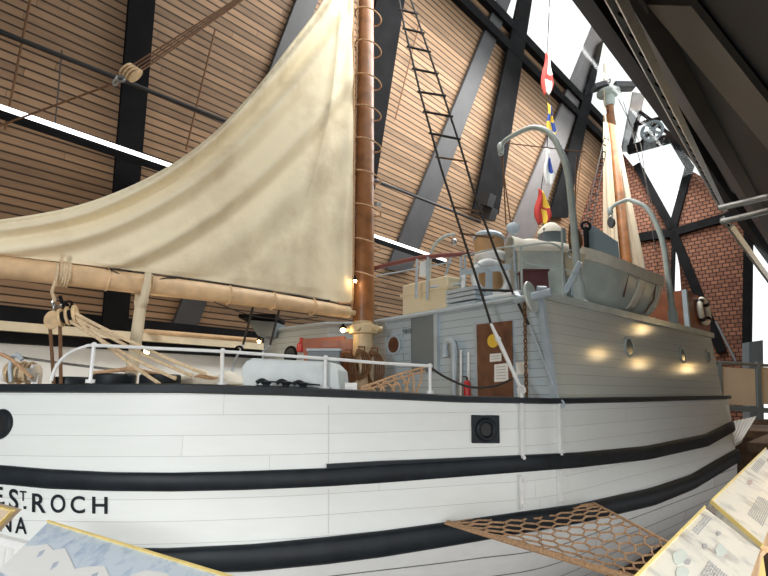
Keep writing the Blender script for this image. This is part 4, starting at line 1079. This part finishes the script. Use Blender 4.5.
c = e2 - UP * .3; mb = MB(); mb.prism([c + SN * math.cos(t) * .09 + UP * math.sin(t) * .14 - SA * .05 for t in [2 * PI * k / 18 for k in range(18)]], SA * .1); mb.build('cheek', M['steel_grey'], root, bevel=.01)
mb = MB(); mb.ring(c + UP * .17, SA, .05, .015); mb.build('shackle', M['steel'], root)
for i, dx in enumerate((-.05, .05)):
    rope('davit_fall', [c + SN * dx - UP * .12, W(5.5, -2.2 + dx, 2.75)], .014, M['rope_pale'], 'pale fall rope under the far davit block', 'pale falls under the far davit block')
# coiled brown tackle hanging at the near davit
root = thing('tackle_coil', 'hanging bundle of brown tackle rope left of the near davit post', 'rope coil', P(574, 240, 8.4))
mb = MB()
for k in range(5): 
    c = P(574 + k * .6 - 1, 238, 8.4 + .03 * k); mb.tube([c + V((math.sin(t) * (.07 + .01 * k), .03 * math.sin(2 * t), math.cos(t) * (.3 - .02 * k))) for t in [2 * PI * j / 22 for j in range(22)]], .016, 6, True)
mb.tube([P(577, 155, 8.5), P(574, 222, 8.4)], .012, 6); mb.build('rope', M['rope_brown'], root)
mb = MB(); mb.ring(P(572, 254, 8.4), V((0, 1, 0)), .07, .02); mb.build('hook_ring', M['steel'], root)
# tan board/boat bow seen left of the davit post
root = thing('raft_board', 'tan upright board between the tank and the near davit', 'board', P(570, 285, 8.9))
mb = MB(); mb.prism([P(x, y, 9.0) for x, y in ((564, 252), (586, 254), (582, 270), (576, 277), (566, 275))], V((0, .08, 0))); mb.build('board', M['cream'], root, smooth=False)
mb = MB(); mb.bar(P(572, 275, 9.0) + UP * 0, P(572, 296, 9.0), .06, .05, V((0, 1, 0))); mb.build('post', M['shipgrey'], root)
root = thing('davit_brace', 'grey slanting strut propping the near davit on the roof', 'strut', W(1.2, -2.6, RZ))
mb = MB(); mb.bar(P(565, 292, 8.3), P(580, 262, 8.05), .07, .09, V((0, 1, 0))); mb.build('strut', M['shipgrey'], root, smooth=False)

# ---- lifeboat
LS0, LS1, LU = 2.4, 6.5, -2.5
lb = thing('lifeboat', 'grey lifeboat with a cream gunwale resting between the two davits', 'boat', W(4.5, LU, RZ))
rows = []; NSx = 29
def boat_sec(t):
    x = 2 * t - 1; w = .80 * (1 - abs(x) ** 2.6) ** .62 + .012; keel = RZ + .16 + .55 * abs(x) ** 4; gun = RZ + .98 + .32 * abs(x) ** 2.2
    return w, keel, gun
for j in range(NSx):
    t = j / (NSx - 1); s = lerp(LS0, LS1, t); w, kz, gz = boat_sec(t); row = []
    for k in range(-9, 10):
        a = k / 9; ww = w * (abs(a) ** .62) * (1 if a >= 0 else -1); z = lerp(kz, gz, abs(a) ** 2.1)
        row.append(W(s, LU + ww, z))
    rows.append(row)
mb = MB(); mb.grid(rows); bo = mb.build('boat_hull', M['boatgrey'], lb, angle=180, thick=.03)
mb = MB(); loop = [r[0] for r in rows] + [r[-1] for r in rows[::-1]]
pts = [p + UP * .0 for p in loop]
# gunwale strake: deep cream band at the top
for side_ in (0, -1):
    A_ = [rows[j][side_] for j in range(NSx)]; sg = -1 if side_ == 0 else 1
    o_ = SN * .05 * sg
    g = [[p + UP * .05 + o_ * .0 for p in A_], [p + UP * .05 + o_ for p in A_], [p - UP * .18 + o_ * .9 for p in A_], [p - UP * .18 + o_ * .0 for p in A_], [p + UP * .05 + o_ * .0 for p in A_]]
    mb.grid(g)
mb.build('gunwale', M['gunwale'], lb, angle=40)
# cream chafing panels on the near side
for (ta, tb_) in ((.42, .5), (.72, .79)):
    mb = MB(); rw = []
    for i in range(5):
        t = lerp(ta, tb_, i / 4); j = t * (NSx - 1); j0 = int(j); fr = j - j0; row = []
        for k in range(0, 7): row.append(rows[j0][k].lerp(rows[j0 + 1][k], fr) - SN * .03)
        rw.append(row)
    mb.grid(rw); mb.build('strap', M['gunwale'], lb, angle=180, thick=.02)
for t in (.3, .75):
    s = lerp(LS0, LS1, t); mb = MB(); mb.box(W(s, LU, RZ + .1), SA * .06, SN * .5, UP * .1); mb.build('chock', M['shipgrey'], lb, smooth=False)
for q in ([rows[18][0] + UP * .02, rows[18][3] - SN * .06, rows[18][6] - SN * .06], [rows[9][0], rows[9][4] - SN * .06]):
    mb = MB(); mb.tube(q, .018, 6); mb.build('grab_line', M['rope_brown'], lb)
# grey funnel housing behind lifeboat
root = thing('skylight_box', 'dark slanted grey housing behind the lifeboat below the far mast', 'housing', W(4.2, -1.0, RZ))
q = [P(x, y, 11.4) for x, y in ((588, 226), (594, 226), (618, 242), (620, 262), (590, 262))]; mb = MB(); mb.prism(q, V((.15, .6, 0))); mb.build('box', M['greydoor'], root, smooth=False)
mb = MB(); mb.box(W(4.6, -.7, (RZ + 2.6) / 2), SA * .25, SN * .2, UP * (2.6 - RZ) / 2); mb.build('base', M['greydoor'], root, smooth=False)
mb = MB(); mb.ring(P(586, 226, 11.3), V((0, 1, 0)), .1, .03); mb.cyl(P(586, 228, 11.3), P(587, 262, 11.3), .06); mb.build('pipe', M['steel_dark'], root)

# red-brown cabin with life ring at the far end of the roof
root = thing('wood_cabin', 'red-brown wooden cabin with grey edge at the far end of the roof', 'cabin', W(6.9, -2.0, RZ))
YC = 11.9
pl = onplane(683, 335, W(0, -3.15), SN)
def nearface(px, py, u=-3.1): return onplane(px, py, W(0, u), SN)
q = [nearface(x, y) for x, y in ((684, 290), (709.5, 300), (710.5, 334), (688, 330))]
mb = MB(); mb.prism(q, SN * 1.4); mb.build('body', M['redwood'], root, smooth=False)
mb = MB(); mb.bar(nearface(684.5, 290, -3.14), nearface(688, 330, -3.14), .1, .1, SN); mb.build('corner_post', M['shipgrey'], root, smooth=False)
mb = MB(); mb.bar(nearface(677, 305, -2.8), nearface(688, 329, -2.8), .3, .1, SN); mb.build('step_panel', M['shipgrey'], root, smooth=False)
root = thing('lifebuoy', 'white lifebuoy with black bands on the red-brown cabin', 'lifebuoy', nearface(704, 311, -3.2))
c = nearface(704, 311, -3.19); mb = MB(); mb.ring(c, SN, .3, .07, 36, 12); mb.build('ring', M['gunwale'], root)
mb = MB(); 
for a in (.78, 2.35, 3.93, 5.5):
    q = c + (SA * math.cos(a) + UP * math.sin(a)) * .3; tg = (-SA * math.sin(a) + UP * math.cos(a))
    mb.tube([q - tg * .05, q + tg * .05], .078, 12)
mb.build('band', M['black_metal'], root)
# second cabin corner line
# ---- far mast with furled sail
fs_ = 11.0
best = min([x * .05 for x in range(120, 260)], key=lambda s: abs((lambda q: 384 + F * q.x / (q.y * CT + 10.6 * ST))(W(s, 0)) - 616))
FMs = best
FM = W(11.35, -.15)
ztop = zat(FM.y, 94)
mb = MB(); mb.tube([V((FM.x, FM.y, DECK)), V((FM.x, FM.y, 4)), V((FM.x, FM.y, ztop))], [.2, .19, .13], 20); fm = mb.build('far_mast', M['mastwood'], ship)
mb = MB(); mb.lathe(V((FM.x, FM.y, ztop)), UP, [(.16, -.5), (.2, -.4), (.2, -.1), (.3, -.08), (.42, 0), (.42, .08), (.3, .1), (.2, .14)], 24); mb.build('crosstree', M['davit'], fm)
mb = MB(); c = V((FM.x, FM.y, ztop + .15)); mb.box(c + V((.55, -.1, .1)), V((.42, .1, .06)), V((0, .2, 0)), V((-.02, 0, .1))); mb.box(c + V((-.3, -.1, .12)), V((.3, 0, .1)), V((0, .2, 0)), UP * .09); mb.build('lantern_board', M['steel_grey'], fm)
mb = MB(); mb.tube([V((FM.x - .05, FM.y, ztop)), V((FM.x - .05, FM.y, ztop + 1.3))], [.11, .05], 12); mb.build('topmast', M['gunwale'], fm)
root = thing('furled_sail', 'pale furled sail bundled around the far mast', 'sail', V((FM.x, FM.y, 1.5)))
rw = []
for i in range(24):
    t = i / 23; z = lerp(1.6, ztop - .8, t); row = []
    R0 = lerp(.98, .2, t ** .9)
    for j in range(40):
        a = 2 * PI * j / 40
        R = R0 * (1 + .10 * math.sin(9 * a + 2 * t) + .06 * math.sin(5 * a))
        # open towards the viewer so that the mast shows
        dx, dy = math.cos(a) * R * .95, math.sin(a) * R * .55
        fr = max(0, -math.sin(a) - .0); 
        if abs(math.cos(a)) < .33 and math.sin(a) < 0: dy = .02 + .5 * 0
        row.append(V((FM.x + dx, FM.y + dy + .12, z)))
    rw.append(row)
mb = MB(); mb.grid(rw, True); mb.build('sail_cloth', M['furled'], root, angle=80)
rope('halyard', [V((FM.x - .3, FM.y - .3, ztop)), P(612, 250, 13.0)], .012, M['rope_pale'], 'pale halyard running down left of the far mast')
rope('halyard', [V((FM.x + .3, FM.y - .3, ztop)), P(668, 262, 14.5)], .012, M['rope_dark'], 'thin dark line running down right of the far mast')
rope('halyard', [V((FM.x + .2, FM.y - .3, ztop - .4)), P(641, 145, 17), P(655, 250, 15.5)], .012, M['rope_dark'], 'thin dark line close beside the right edge of furled sail')
# rope ladder left of far mast
root = thing('rope_ladder', 'dark rope ladder hanging along the columns left of the far mast', 'ladder', P(585, 215, 14.5))
mb = MB()
la, lc = P(605, 135, 15.5), P(581, 240, 13); ra, rc = P(609, 137, 15.5), P(588, 242, 13)
mb.tube([la, lc], .016, 6); mb.tube([ra, rc], .016, 6); mb.build('side_rope', M['rope_dark'], root)
for i in range(14):
    t = (i + .5) / 14; mb = MB(); mb.tube([la.lerp(lc, t), ra.lerp(rc, t)], .02, 6); mb.build('rung', M['rope_dark'], root)

# ---- shrouds with ratlines (rope ladder to the main mast)
root = thing('ratline_ladder', 'black rope ladder climbing from the rail to the main mast head', 'ladder', hull_hit(519, 390)[0])
yy = lambda y: 8.6 - (8.6 - 6.95) * max(0, min(1, y / 390.0)) ** 1.0
def shroud(pxs, ext):
    pts = [P(x, y, yy(y) if y > 0 else 8.6 - y * .003) for x, y in pxs]; pts = [pts[0] + (pts[0] - pts[1]).normalized() * ext] + pts
    return pts
l_pts = shroud([(399, 0), (404, 25), (420, 92), (441, 168), (464, 240), (481, 292), (491, 324)], 3.0)
r_pts = shroud([(411, 0), (424, 38), (441, 88), (459, 142), (478, 205), (497, 255), (513, 293), (529, 325)], 3.0)
for q, nm in ((l_pts, 'a'), (r_pts, 'b')):
    mb = MB(); mb.tube(q, .02, 8); mb.build('shroud', M['rope_dark'], root)
def at_y(pts, y):
    for a, b in zip(pts, pts[1:]):
        ya, yb2 = [288 - F * (-ST * p.y + CT * p.z) / (CT * p.y + ST * p.z) for p in (a, b)]
        if min(ya, yb2) <= y <= max(ya, yb2) + 1e-6: return a.lerp(b, (y - ya) / (yb2 - ya))
    return pts[-1]
for y in (10, 29, 48, 70, 92, 113, 135, 158, 208, 234):
    a, b = at_y(l_pts, y), at_y(r_pts, y + 4); d_ = (b - a).normalized(); mb = MB(); mb.tube([a - d_ * .05, b + d_ * .05], .022 if y < 150 else .016, 8); mb.build('rung', M['rope_dark'] if y < 150 else M['rope_brown'], root)
a, b = at_y(l_pts, 290), at_y(r_pts, 291); mb = MB(); mb.tube([a, b], .02, 8); mb.build('rung', M['rope_dark'], root)
# rigging screws
for (pts, cl, lab) in (([(491, 324), (495, 334), (507, 358), (514, 378), (519, 390)], 519, ''), ([(529, 325), (540, 350), (553, 383), (557.5, 404)], 557, '')):
    p3 = [P(pts[0][0], pts[0][1], yy(pts[0][1]))]; e_, n_ = hull_hit(*pts[-1], .05)
    p3 = [p3[0].lerp(e_, t) for t in (0, .25, .8, 1)]
    mb = MB(); big = cl == 519
    mb.tube(p3, [.02, .032 if big else .014, .026 if big else .012, .02], 10)
    mb.sphere(p3[1], .045 if big else .02, 10); mb.sphere(p3[2], .035 if big else .02, 10); mb.ring(p3[3], SA, .05, .015)
    mb.build('rigging_screw', M['shipgrey'] if not big else M['white'], root)

# ---- signal flags on a halyard
YF = 11.5
rope('flag_halyard', [P(551, -25, YF), P(547, 55, YF), P(549, 100, YF), P(547, 150, YF), P(541, 190, YF), P(545, 240, YF)], .012, M['rope_dark'], 'thin dark halyard carrying the string of signal flags')
def flag(pl, mats, lab, split):
    """limp hanging flag: outline strip with folds, colour changes by row/column"""
    (x0, y0), (x1, y1), wid0, wid1 = pl
    mb = MB(); nr, ncol = 14, 9; rw = []
    for i in range(nr + 1):
        t = i / nr; row = []
        for j in range(ncol + 1):
            u_ = j / ncol; w = lerp(wid0, wid1, min(1, t * 2.2)) * (1 - .45 * max(0, t - .75) / .25)
            x = lerp(x0, x1, t) + (u_ - .35) * w + 1.0 * math.sin(t * 7 + u_ * 2); y = lerp(y0, y1, t) + u_ * 4 * (1 - t) - 3 * t * abs(math.sin(u_ * 4))
            row.append(P(x, y, YF + .05 * math.sin(u_ * 9 + t * 4) - .06))
        rw.append(row)
    nc1 = ncol + 1; vs = [p for r in rw for p in r]; mb.v = vs
    for i in range(nr):
        for j in range(ncol):
            mb.f.append([i * nc1 + j, i * nc1 + j + 1, (i + 1) * nc1 + j + 1, (i + 1) * nc1 + j]); mb.m.append(split(i / nr, j / ncol))
    o = mb.build('signal_flag', mats, angle=180, thick=.008); tag(o, lab, 'flag', None)
flag(((546.5, 52), (545.5, 96), 3, 11), [M['redcloth'], M['whitecloth']], 'topmost signal flag, red and white, hanging limp', lambda t, u: 1 if (u > .45 and t < .45) or (.3 < u < .8 and t > .62) else 0)
flag(((548.5, 103), (551, 140), 3, 8), [M['blue'], M['yellowcloth']], 'second signal flag from the top, blue and yellow', lambda t, u: 1 if (u > .5) != (int(t * 4) % 2 == 0) else 0)
flag(((546.5, 147), (548, 187), 3, 9), [M['blue'], M['whitecloth']], 'third signal flag from the top, white and blue', lambda t, u: 0 if u > .45 and .2 < t < .6 else 1)
flag(((540, 188), (541, 226), 4, 16), [M['redcloth'], M['yellowcloth']], 'lowest signal flag, red and yellow', lambda t, u: 1 if u > .55 and t < .5 or (.35 < u < .7 and t > .5) else 0)
rope('stay_wire', [P(505, 143, 9.8), P(585, 152, 9.6)], .012, M['rope_brown'], 'thin brown wire stretched between the near davit head and its post')

# ================================================================== END GALLERY, RIGHT
root = thing('planked_ramp', 'pale planked ramp end beside the far end of the hull', 'ramp', P(742, 430, 14))
A_, B_, C_, D_ = P(729, 422, 14.2), P(757, 416, 15.5), P(742, 440, 13.4), P(722, 452, 12.9)
for i in range(7):
    t0, t1 = i / 7, (i + .82) / 7; mb = MB(); mb.prism([A_.lerp(B_, t0), A_.lerp(B_, t1), D_.lerp(C_, t1), D_.lerp(C_, t0)], V((0, .02, -.06))); mb.build('plank', M['white'], root, smooth=False)
root = thing('balustrade', 'steel balustrade with beige panels at the far right of the hall', 'balustrade', P(745, 412, 16.0))
Yb = 16.0
mb = MB(); mb.tube([P(713, 362, Yb), P(790, 367, Yb)], .05, 10); mb.build('handrail', M['steel'], root)
mb = MB(); mb.bar(P(716, 407, Yb), P(790, 412, Yb), .08, .16); mb.build('bottom_rail', M['greydoor'], root, smooth=False)
for x in (719, 758):
    mb = MB(); mb.bar(P(x, 362, Yb), P(x + 1, 418, Yb), .12, .1, V((0, 1, 0))); mb.build('post', M['greydoor'], root, smooth=False)
for (a, b) in ((722, 755), (761, 790)):
    mb = MB(); mb.prism([P(a, 367, Yb), P(b, 369, Yb), P(b + 1, 406, Yb), P(a + 2, 404, Yb)], V((0, .03, 0))); mb.build('panel', M['beige'], root, smooth=False)
root = thing('equipment_cabinet', 'grey equipment cabinet standing behind the balustrade at right', 'cabinet', P(756, 370, 18))
mb = MB(); mb.prism([P(x, y, 18) for x, y in ((749, 342), (763, 340), (764, 420), (750, 420))], V((.1, .5, 0))); mb.build('body', M['greydoor'], root, smooth=False)
rope('stair_rail', [P(716, 322, 19.5), P(736, 362, 18)], .05, M['steel_grey'], 'dark sloping rail against the shingle wall right of the cabin')

# ================================================================== GALLERY IN FRONT: panels, railing, net
def lectern(c4, name, lab, mat, rims, leg=True, thick=.03):
    """c4: corner points far-left, far-right, near-right, near-left"""
    n = (c4[1] - c4[0]).cross(c4[3] - c4[0]).normalized(); n = n if n.z > 0 else -n
    root = thing(name, lab, 'information panel', V((sum(p.x for p in c4) / 4, sum(p.y for p in c4) / 4, GAL)))
    mb = MB(); mb.prism(c4, -n * thick); mb.build('board', mat, root, smooth=False)
    for i in rims:
        a, b = c4[i], c4[(i + 1) % 4]; mb = MB(); mb.bar(a, b, .006, .015, n); mb.build('frame_edge', M['frame_yellow'], root, smooth=False)
    if leg:
        for t in (.2, .8):
            q = c4[0].lerp(c4[1], t).lerp(c4[3].lerp(c4[2], t), .5) - n * thick; mb = MB(); mb.bar(V((q.x, q.y, GAL)), q, .05, .05, V((0, 1, 0))); mb.build('leg', M['frame_yellow'], root, smooth=False)
    return root
# left: iceberg panel
A_ = PZ(48, 522, -.45); B_ = PZ(226, 576.5, -.45); C_ = PZ(-2, 572, -.55)
D_ = B_ + (C_ - A_)
A2 = A_; ext = (B_ - A_) * .25
B2x, D2x, C2x = B_ + ext, D_ + ext, C_
r_ = lectern([A_, B_ + ext, D_ + ext, C_], 'information_panel', 'tilted information panel with an iceberg picture at lower left', M['panel_ice'], (0,))
A_ = PZ(-66, 489, -.42); B_ = PZ(13, 510.5, -.42); C_ = B_ + (PZ(-5, 529, -.5) - PZ(13, 510.5, -.42)) * 2.2
lectern([A_, B_, C_, C_ + A_ - B_], 'information_panel', 'yellow-edged corner of another information panel at the left frame edge', M['beige'], (0, 1))
def printed(root, c4, name, mat, polys, lift=.002):
    """flat printed shapes on a panel; polys in 0..1 panel coordinates (along far edge, towards reader)"""
    n = (c4[1] - c4[0]).cross(c4[3] - c4[0]).normalized(); n = n if n.z > 0 else -n
    mb = MB()
    for pl in polys:
        mb.prism([c4[0].lerp(c4[1], u).lerp(c4[3].lerp(c4[2], u), v) + n * .0005 for u, v in pl], n * lift)
    return mb.build(name, mat, root, smooth=False)
rnd = random.Random(3)
q4 = [A2, B2x, D2x, C2x]
def peaks(v0, v1, amp, n):
    pts = [(0, v1)] + [(i / n, v0 + amp * (rnd.random() - .5) * (1.6 if i % 2 else .6)) for i in range(n + 1)] + [(1, v1)]
    return pts
printed(r_, q4, 'pictured_ice', M['whitecloth'], [[(0, .99)] + [(x, y) for x, y in ((0, .52), (.05, .46), (.1, .36), (.15, .42), (.19, .33), (.25, .45), (.3, .56), (.34, .47), (.4, .38), (.45, .5), (.5, .42), (.55, .25), (.62, .2), (.7, .3), (.76, .16), (.84, .22), (.9, .12), (1, .1))] + [(1, .99)]])
rockm = new_mat('slate_ink', (.45, .50, .58), .6)
for u, v in ((.1, .52), (.2, .6), (.38, .55), (.6, .45), (.72, .42), (.85, .45)):
    printed(r_, q4, 'pictured_rock', rockm, [[(u, v), (u + .015, v - .06), (u + .022, v + .02), (u + .012, v + .1), (u + .006, v + .05)]], .003)
# right: two chart panels in a row
def rp(px, py, z): return PZ(px, py, z)
E0 = rp(635, 578, -.40); E1 = rp(704.5, 507.5, -.40); F1 = rp(760, 550, -.50); 
E0x = E0 + (E0 - E1) * .3
ra4 = [E0x, E1, F1, F1 + (E0x - E1)]
ra = lectern(ra4, 'information_panel', 'pale chart panel with a yellow edge, nearest at lower right', M['panel_map'], (0,))
G0 = rp(711, 501.5, -.40); G1 = rp(763, 451, -.40); H0 = rp(762, 546, -.50); G1x = G1 + (G1 - G0) * .1
rb4 = [G0, G1x, H0 + (G1x - G0), H0]
rb = lectern(rb4, 'information_panel', 'second pale chart panel further along the rail at right', M['panel_map'], (0, 3))
def dashes(u0, u1, v0, v1, n):
    out = []
    for i in range(n):
        v = lerp(v0, v1, i / n); u = u0
        while u < u1 - .01:
            w_ = min(rnd.uniform(.012, .035), u1 - u); out.append([(u, v), (u + w_, v), (u + w_, v + (v1 - v0) / n * .4), (u, v + (v1 - v0) / n * .4)]); u += w_ + .008
    return out
def blobs(spots, r):
    return [[(u + r * (.6 + .5 * rnd.random()) * math.cos(a), v + r * 1.6 * (.6 + .5 * rnd.random()) * math.sin(a)) for a in [2 * PI * k / 9 for k in range(9)]] for u, v in spots]
fig = new_mat('soft_grey_ink', (.42, .41, .40), .5); fig2 = new_mat('pale_red_ink', (.58, .42, .38), .5); fig3 = new_mat('pale_green_ink', (.60, .65, .58), .5)
for q in (dashes(.30, .62, .5, .92, 14), dashes(.72, .95, .1, .22, 3)): printed(ra, ra4, 'faint_text', M['ink'], q)
for q in blobs(((.86, .4), (.68, .35), (.5, .3)), .025): printed(ra, ra4, 'pictured_figure', fig, [q])
for q in blobs(((.5, .2), (.42, .34), (.75, .55)), .06): printed(ra, ra4, 'pictured_map', fig3, [q], .0015)
for q in (dashes(.1, .3, .6, .92, 9), dashes(.5, .75, .1, .3, 5)): printed(rb, rb4, 'faint_text', M['ink'], q)
for q in blobs(((.35, .3), (.6, .55), (.8, .3)), .035): printed(rb, rb4, 'pictured_figure', fig2, [q])
root = thing('panel_bracket', 'orange wooden bracket between the two chart panels', 'bracket', rp(765, 545, -.52))
mb = MB(); mb.bar(rp(765, 549, -.53), rp(775, 522, -.53), .022, .02); mb.bar(rp(753, 580, -.53), rp(757, 556, -.53), .02, .02); mb.bar(rp(765, 549, -.54), rp(757, 556, -.54), .016, .016); mb.build('bracket', M['boom'], root, smooth=False)
# white picket rail lower left
root = thing('picket_rail', 'white picket railing seen behind the left information panels', 'railing', PZ(10, 565, -1.5))
a, b = P(-30, 531, 4.3), P(34, 548, 3.9)
mb = MB(); mb.bar(a, b, .05, .05); mb.build('top_rail', M['white'], root, smooth=False)
for i in range(10):
    p = a.lerp(b, i / 9); mb = MB(); mb.bar(p, p - UP * .5, .05, .03, BN); mb.build('picket', M['white'], root, smooth=False)
mb = MB(); mb.bar(a - UP * .5, b - UP * .5, .05, .05); mb.build('bottom_rail', M['white'], root, smooth=False)
# gallery safety rail posts under the panels
# ---- cargo net between the ship's side and the gallery
A_ = hull_hit(443, 522, .06)[0]; B_ = hull_hit(586, 502, .12)[0]
D_ = PZ(758, 619, -1.45); C_ = PZ(762, 592, -1.45)
root = thing('cargo_net', 'tan rope cargo net stretched between the hull and the gallery', 'net', A_.lerp(C_, .5))
def netpt(u, w):
    p = A_.lerp(B_, u).lerp(D_.lerp(C_, u), w)
    return p - UP * (.18 * math.sin(PI * w) * math.sin(PI * u)) 
mb = MB()
n1 = [netpt(u / 20, 0) - UP * .05 * abs(math.sin(u / 20 * PI * 5)) for u in range(21)]
for edge in ([netpt(0, w / 20) for w in range(21)], [netpt(1, w / 20) for w in range(21)], n1, [netpt(u / 20, 1) for u in range(21)]): mb.tube(edge, .017, 7)
mb.tube([netpt(.012, w / 20) + UP * .02 for w in range(21)], .014, 7)
mb.build('border_rope', M['rope'], root)
mb = MB(); NI, NJ = 17, 17
def wmap(j): return (j / NJ) ** 1.35
for j in range(NJ + 1):
    pts = []
    for i in range(NI + 1):
        dj = .22 if (i + j) % 2 else -.22
        jj = min(NJ, max(0, j + dj)); pts.append(netpt(i / NI, wmap(jj)))
    mb.tube(pts, .0115, 6)
    if j < NJ:
        for i in range(NI + 1):
            if (i + j) % 2: mb.tube([netpt(i / NI, wmap(min(NJ, j + .22))), netpt(i / NI, wmap(min(NJ, j + 1 - .22)))], .0115, 6)
mb.build('netting', M['rope'], root)

# ================================================================== CAMERA, LIGHT
cam = bpy.data.cameras.new('camera'); co = bpy.data.objects.new('camera', cam); COL.objects.link(co)
cam.sensor_width = 36; cam.lens = 36 * F / 768; cam.clip_start = .05; cam.clip_end = 200
co.location = (0, 0, 0); co.rotation_euler = (PI / 2 + TH, 0, 0)
SC.camera = co
w = bpy.data.worlds.new('sky'); SC.world = w; w.use_nodes = True
bg = w.node_tree.nodes['Background']; bg.inputs[0].default_value = (1.0, 1.0, 1.0, 1); bg.inputs[1].default_value = 1.3
def area(name, loc, target, sx, sy, power, col=(1, 1, 1)):
    l = bpy.data.lights.new(name, 'AREA'); l.shape = 'RECTANGLE'; l.size = sx; l.size_y = sy; l.energy = power; l.color = col
    o = bpy.data.objects.new(name, l); COL.objects.link(o); o.location = loc
    o.rotation_euler = (V(target) - V(loc)).to_track_quat('-Z', 'Y').to_euler(); return o
area('gallery_fill_light', B(0, -2.3, -.1), B(0, 6, .3), 2.2, 11, 310, (1, .98, .95))  # added fill behind the viewer to brighten the hull; no window there
left_fill = area('left_fill_light', B(-7.5, -.5, 2.4), B(-.5, 5.5, -1.2), 3.5, 4, 620, (.97, .99, 1)); left_fill.data.spread = math.radians(95)  # added fill aimed down at the left hull; no window stands here
area('skylight_light', (ga + gb) / 2 + BA * 14.5 - gn * (.3 if gn.z > 0 else -.3), B(14.5, 10, 3), 17, 3.5, 1600, (1, .985, .96))
# lamps hung from the near roof over the gallery (their glints show on the grey side)
gal_bulb = emit_mat('gallery_bulb_glow', (1.0, .66, .25), 22.0)
for i, (x, y, tt) in enumerate(((598, 357, 1.0), (640, 331, .82), (639, 366, .95), (687, 370, .8))):
    G = side(x, y); dd = ray(x, y).normalized(); rr = dd - SNT * 2 * dd.dot(SNT); L_ = G + rr * (G.length * tt * .78)
    u_ = L_.dot(BN)
    root = thing('gallery_lamp', 'small warm lamp hung over the gallery, outside the picture', 'lamp', L_, 'gallery lamps')
    mb = MB(); mb.sphere(L_, .09, 12); mb.build('bulb', gal_bulb, root)
    mb = MB(); mb.lathe(L_ + UP * .08, UP, [(.16, 0), (.17, .01), (.08, .12), (.02, .2)], 16); mb.cyl(L_ + UP * .2, L_ + UP * .5, .01, n=6); mb.build('lamp_shade', M['steel_dark'], root)
    l = bpy.data.lights.new('gallery_glow', 'POINT'); l.energy = 8; l.color = (1, .72, .38); l.shadow_soft_size = .1
    o = bpy.data.objects.new('gallery_glow', l); COL.objects.link(o); o.location = L_ - UP * .15; o.parent = root; o.matrix_parent_inverse = abs_inv(root)
SC.view_settings.view_transform = 'Standard'; SC.view_settings.look = 'None'; SC.view_settings.gamma = 1
SC.view_settings.use_curve_mapping = False
SC.view_settings.exposure = 0.27
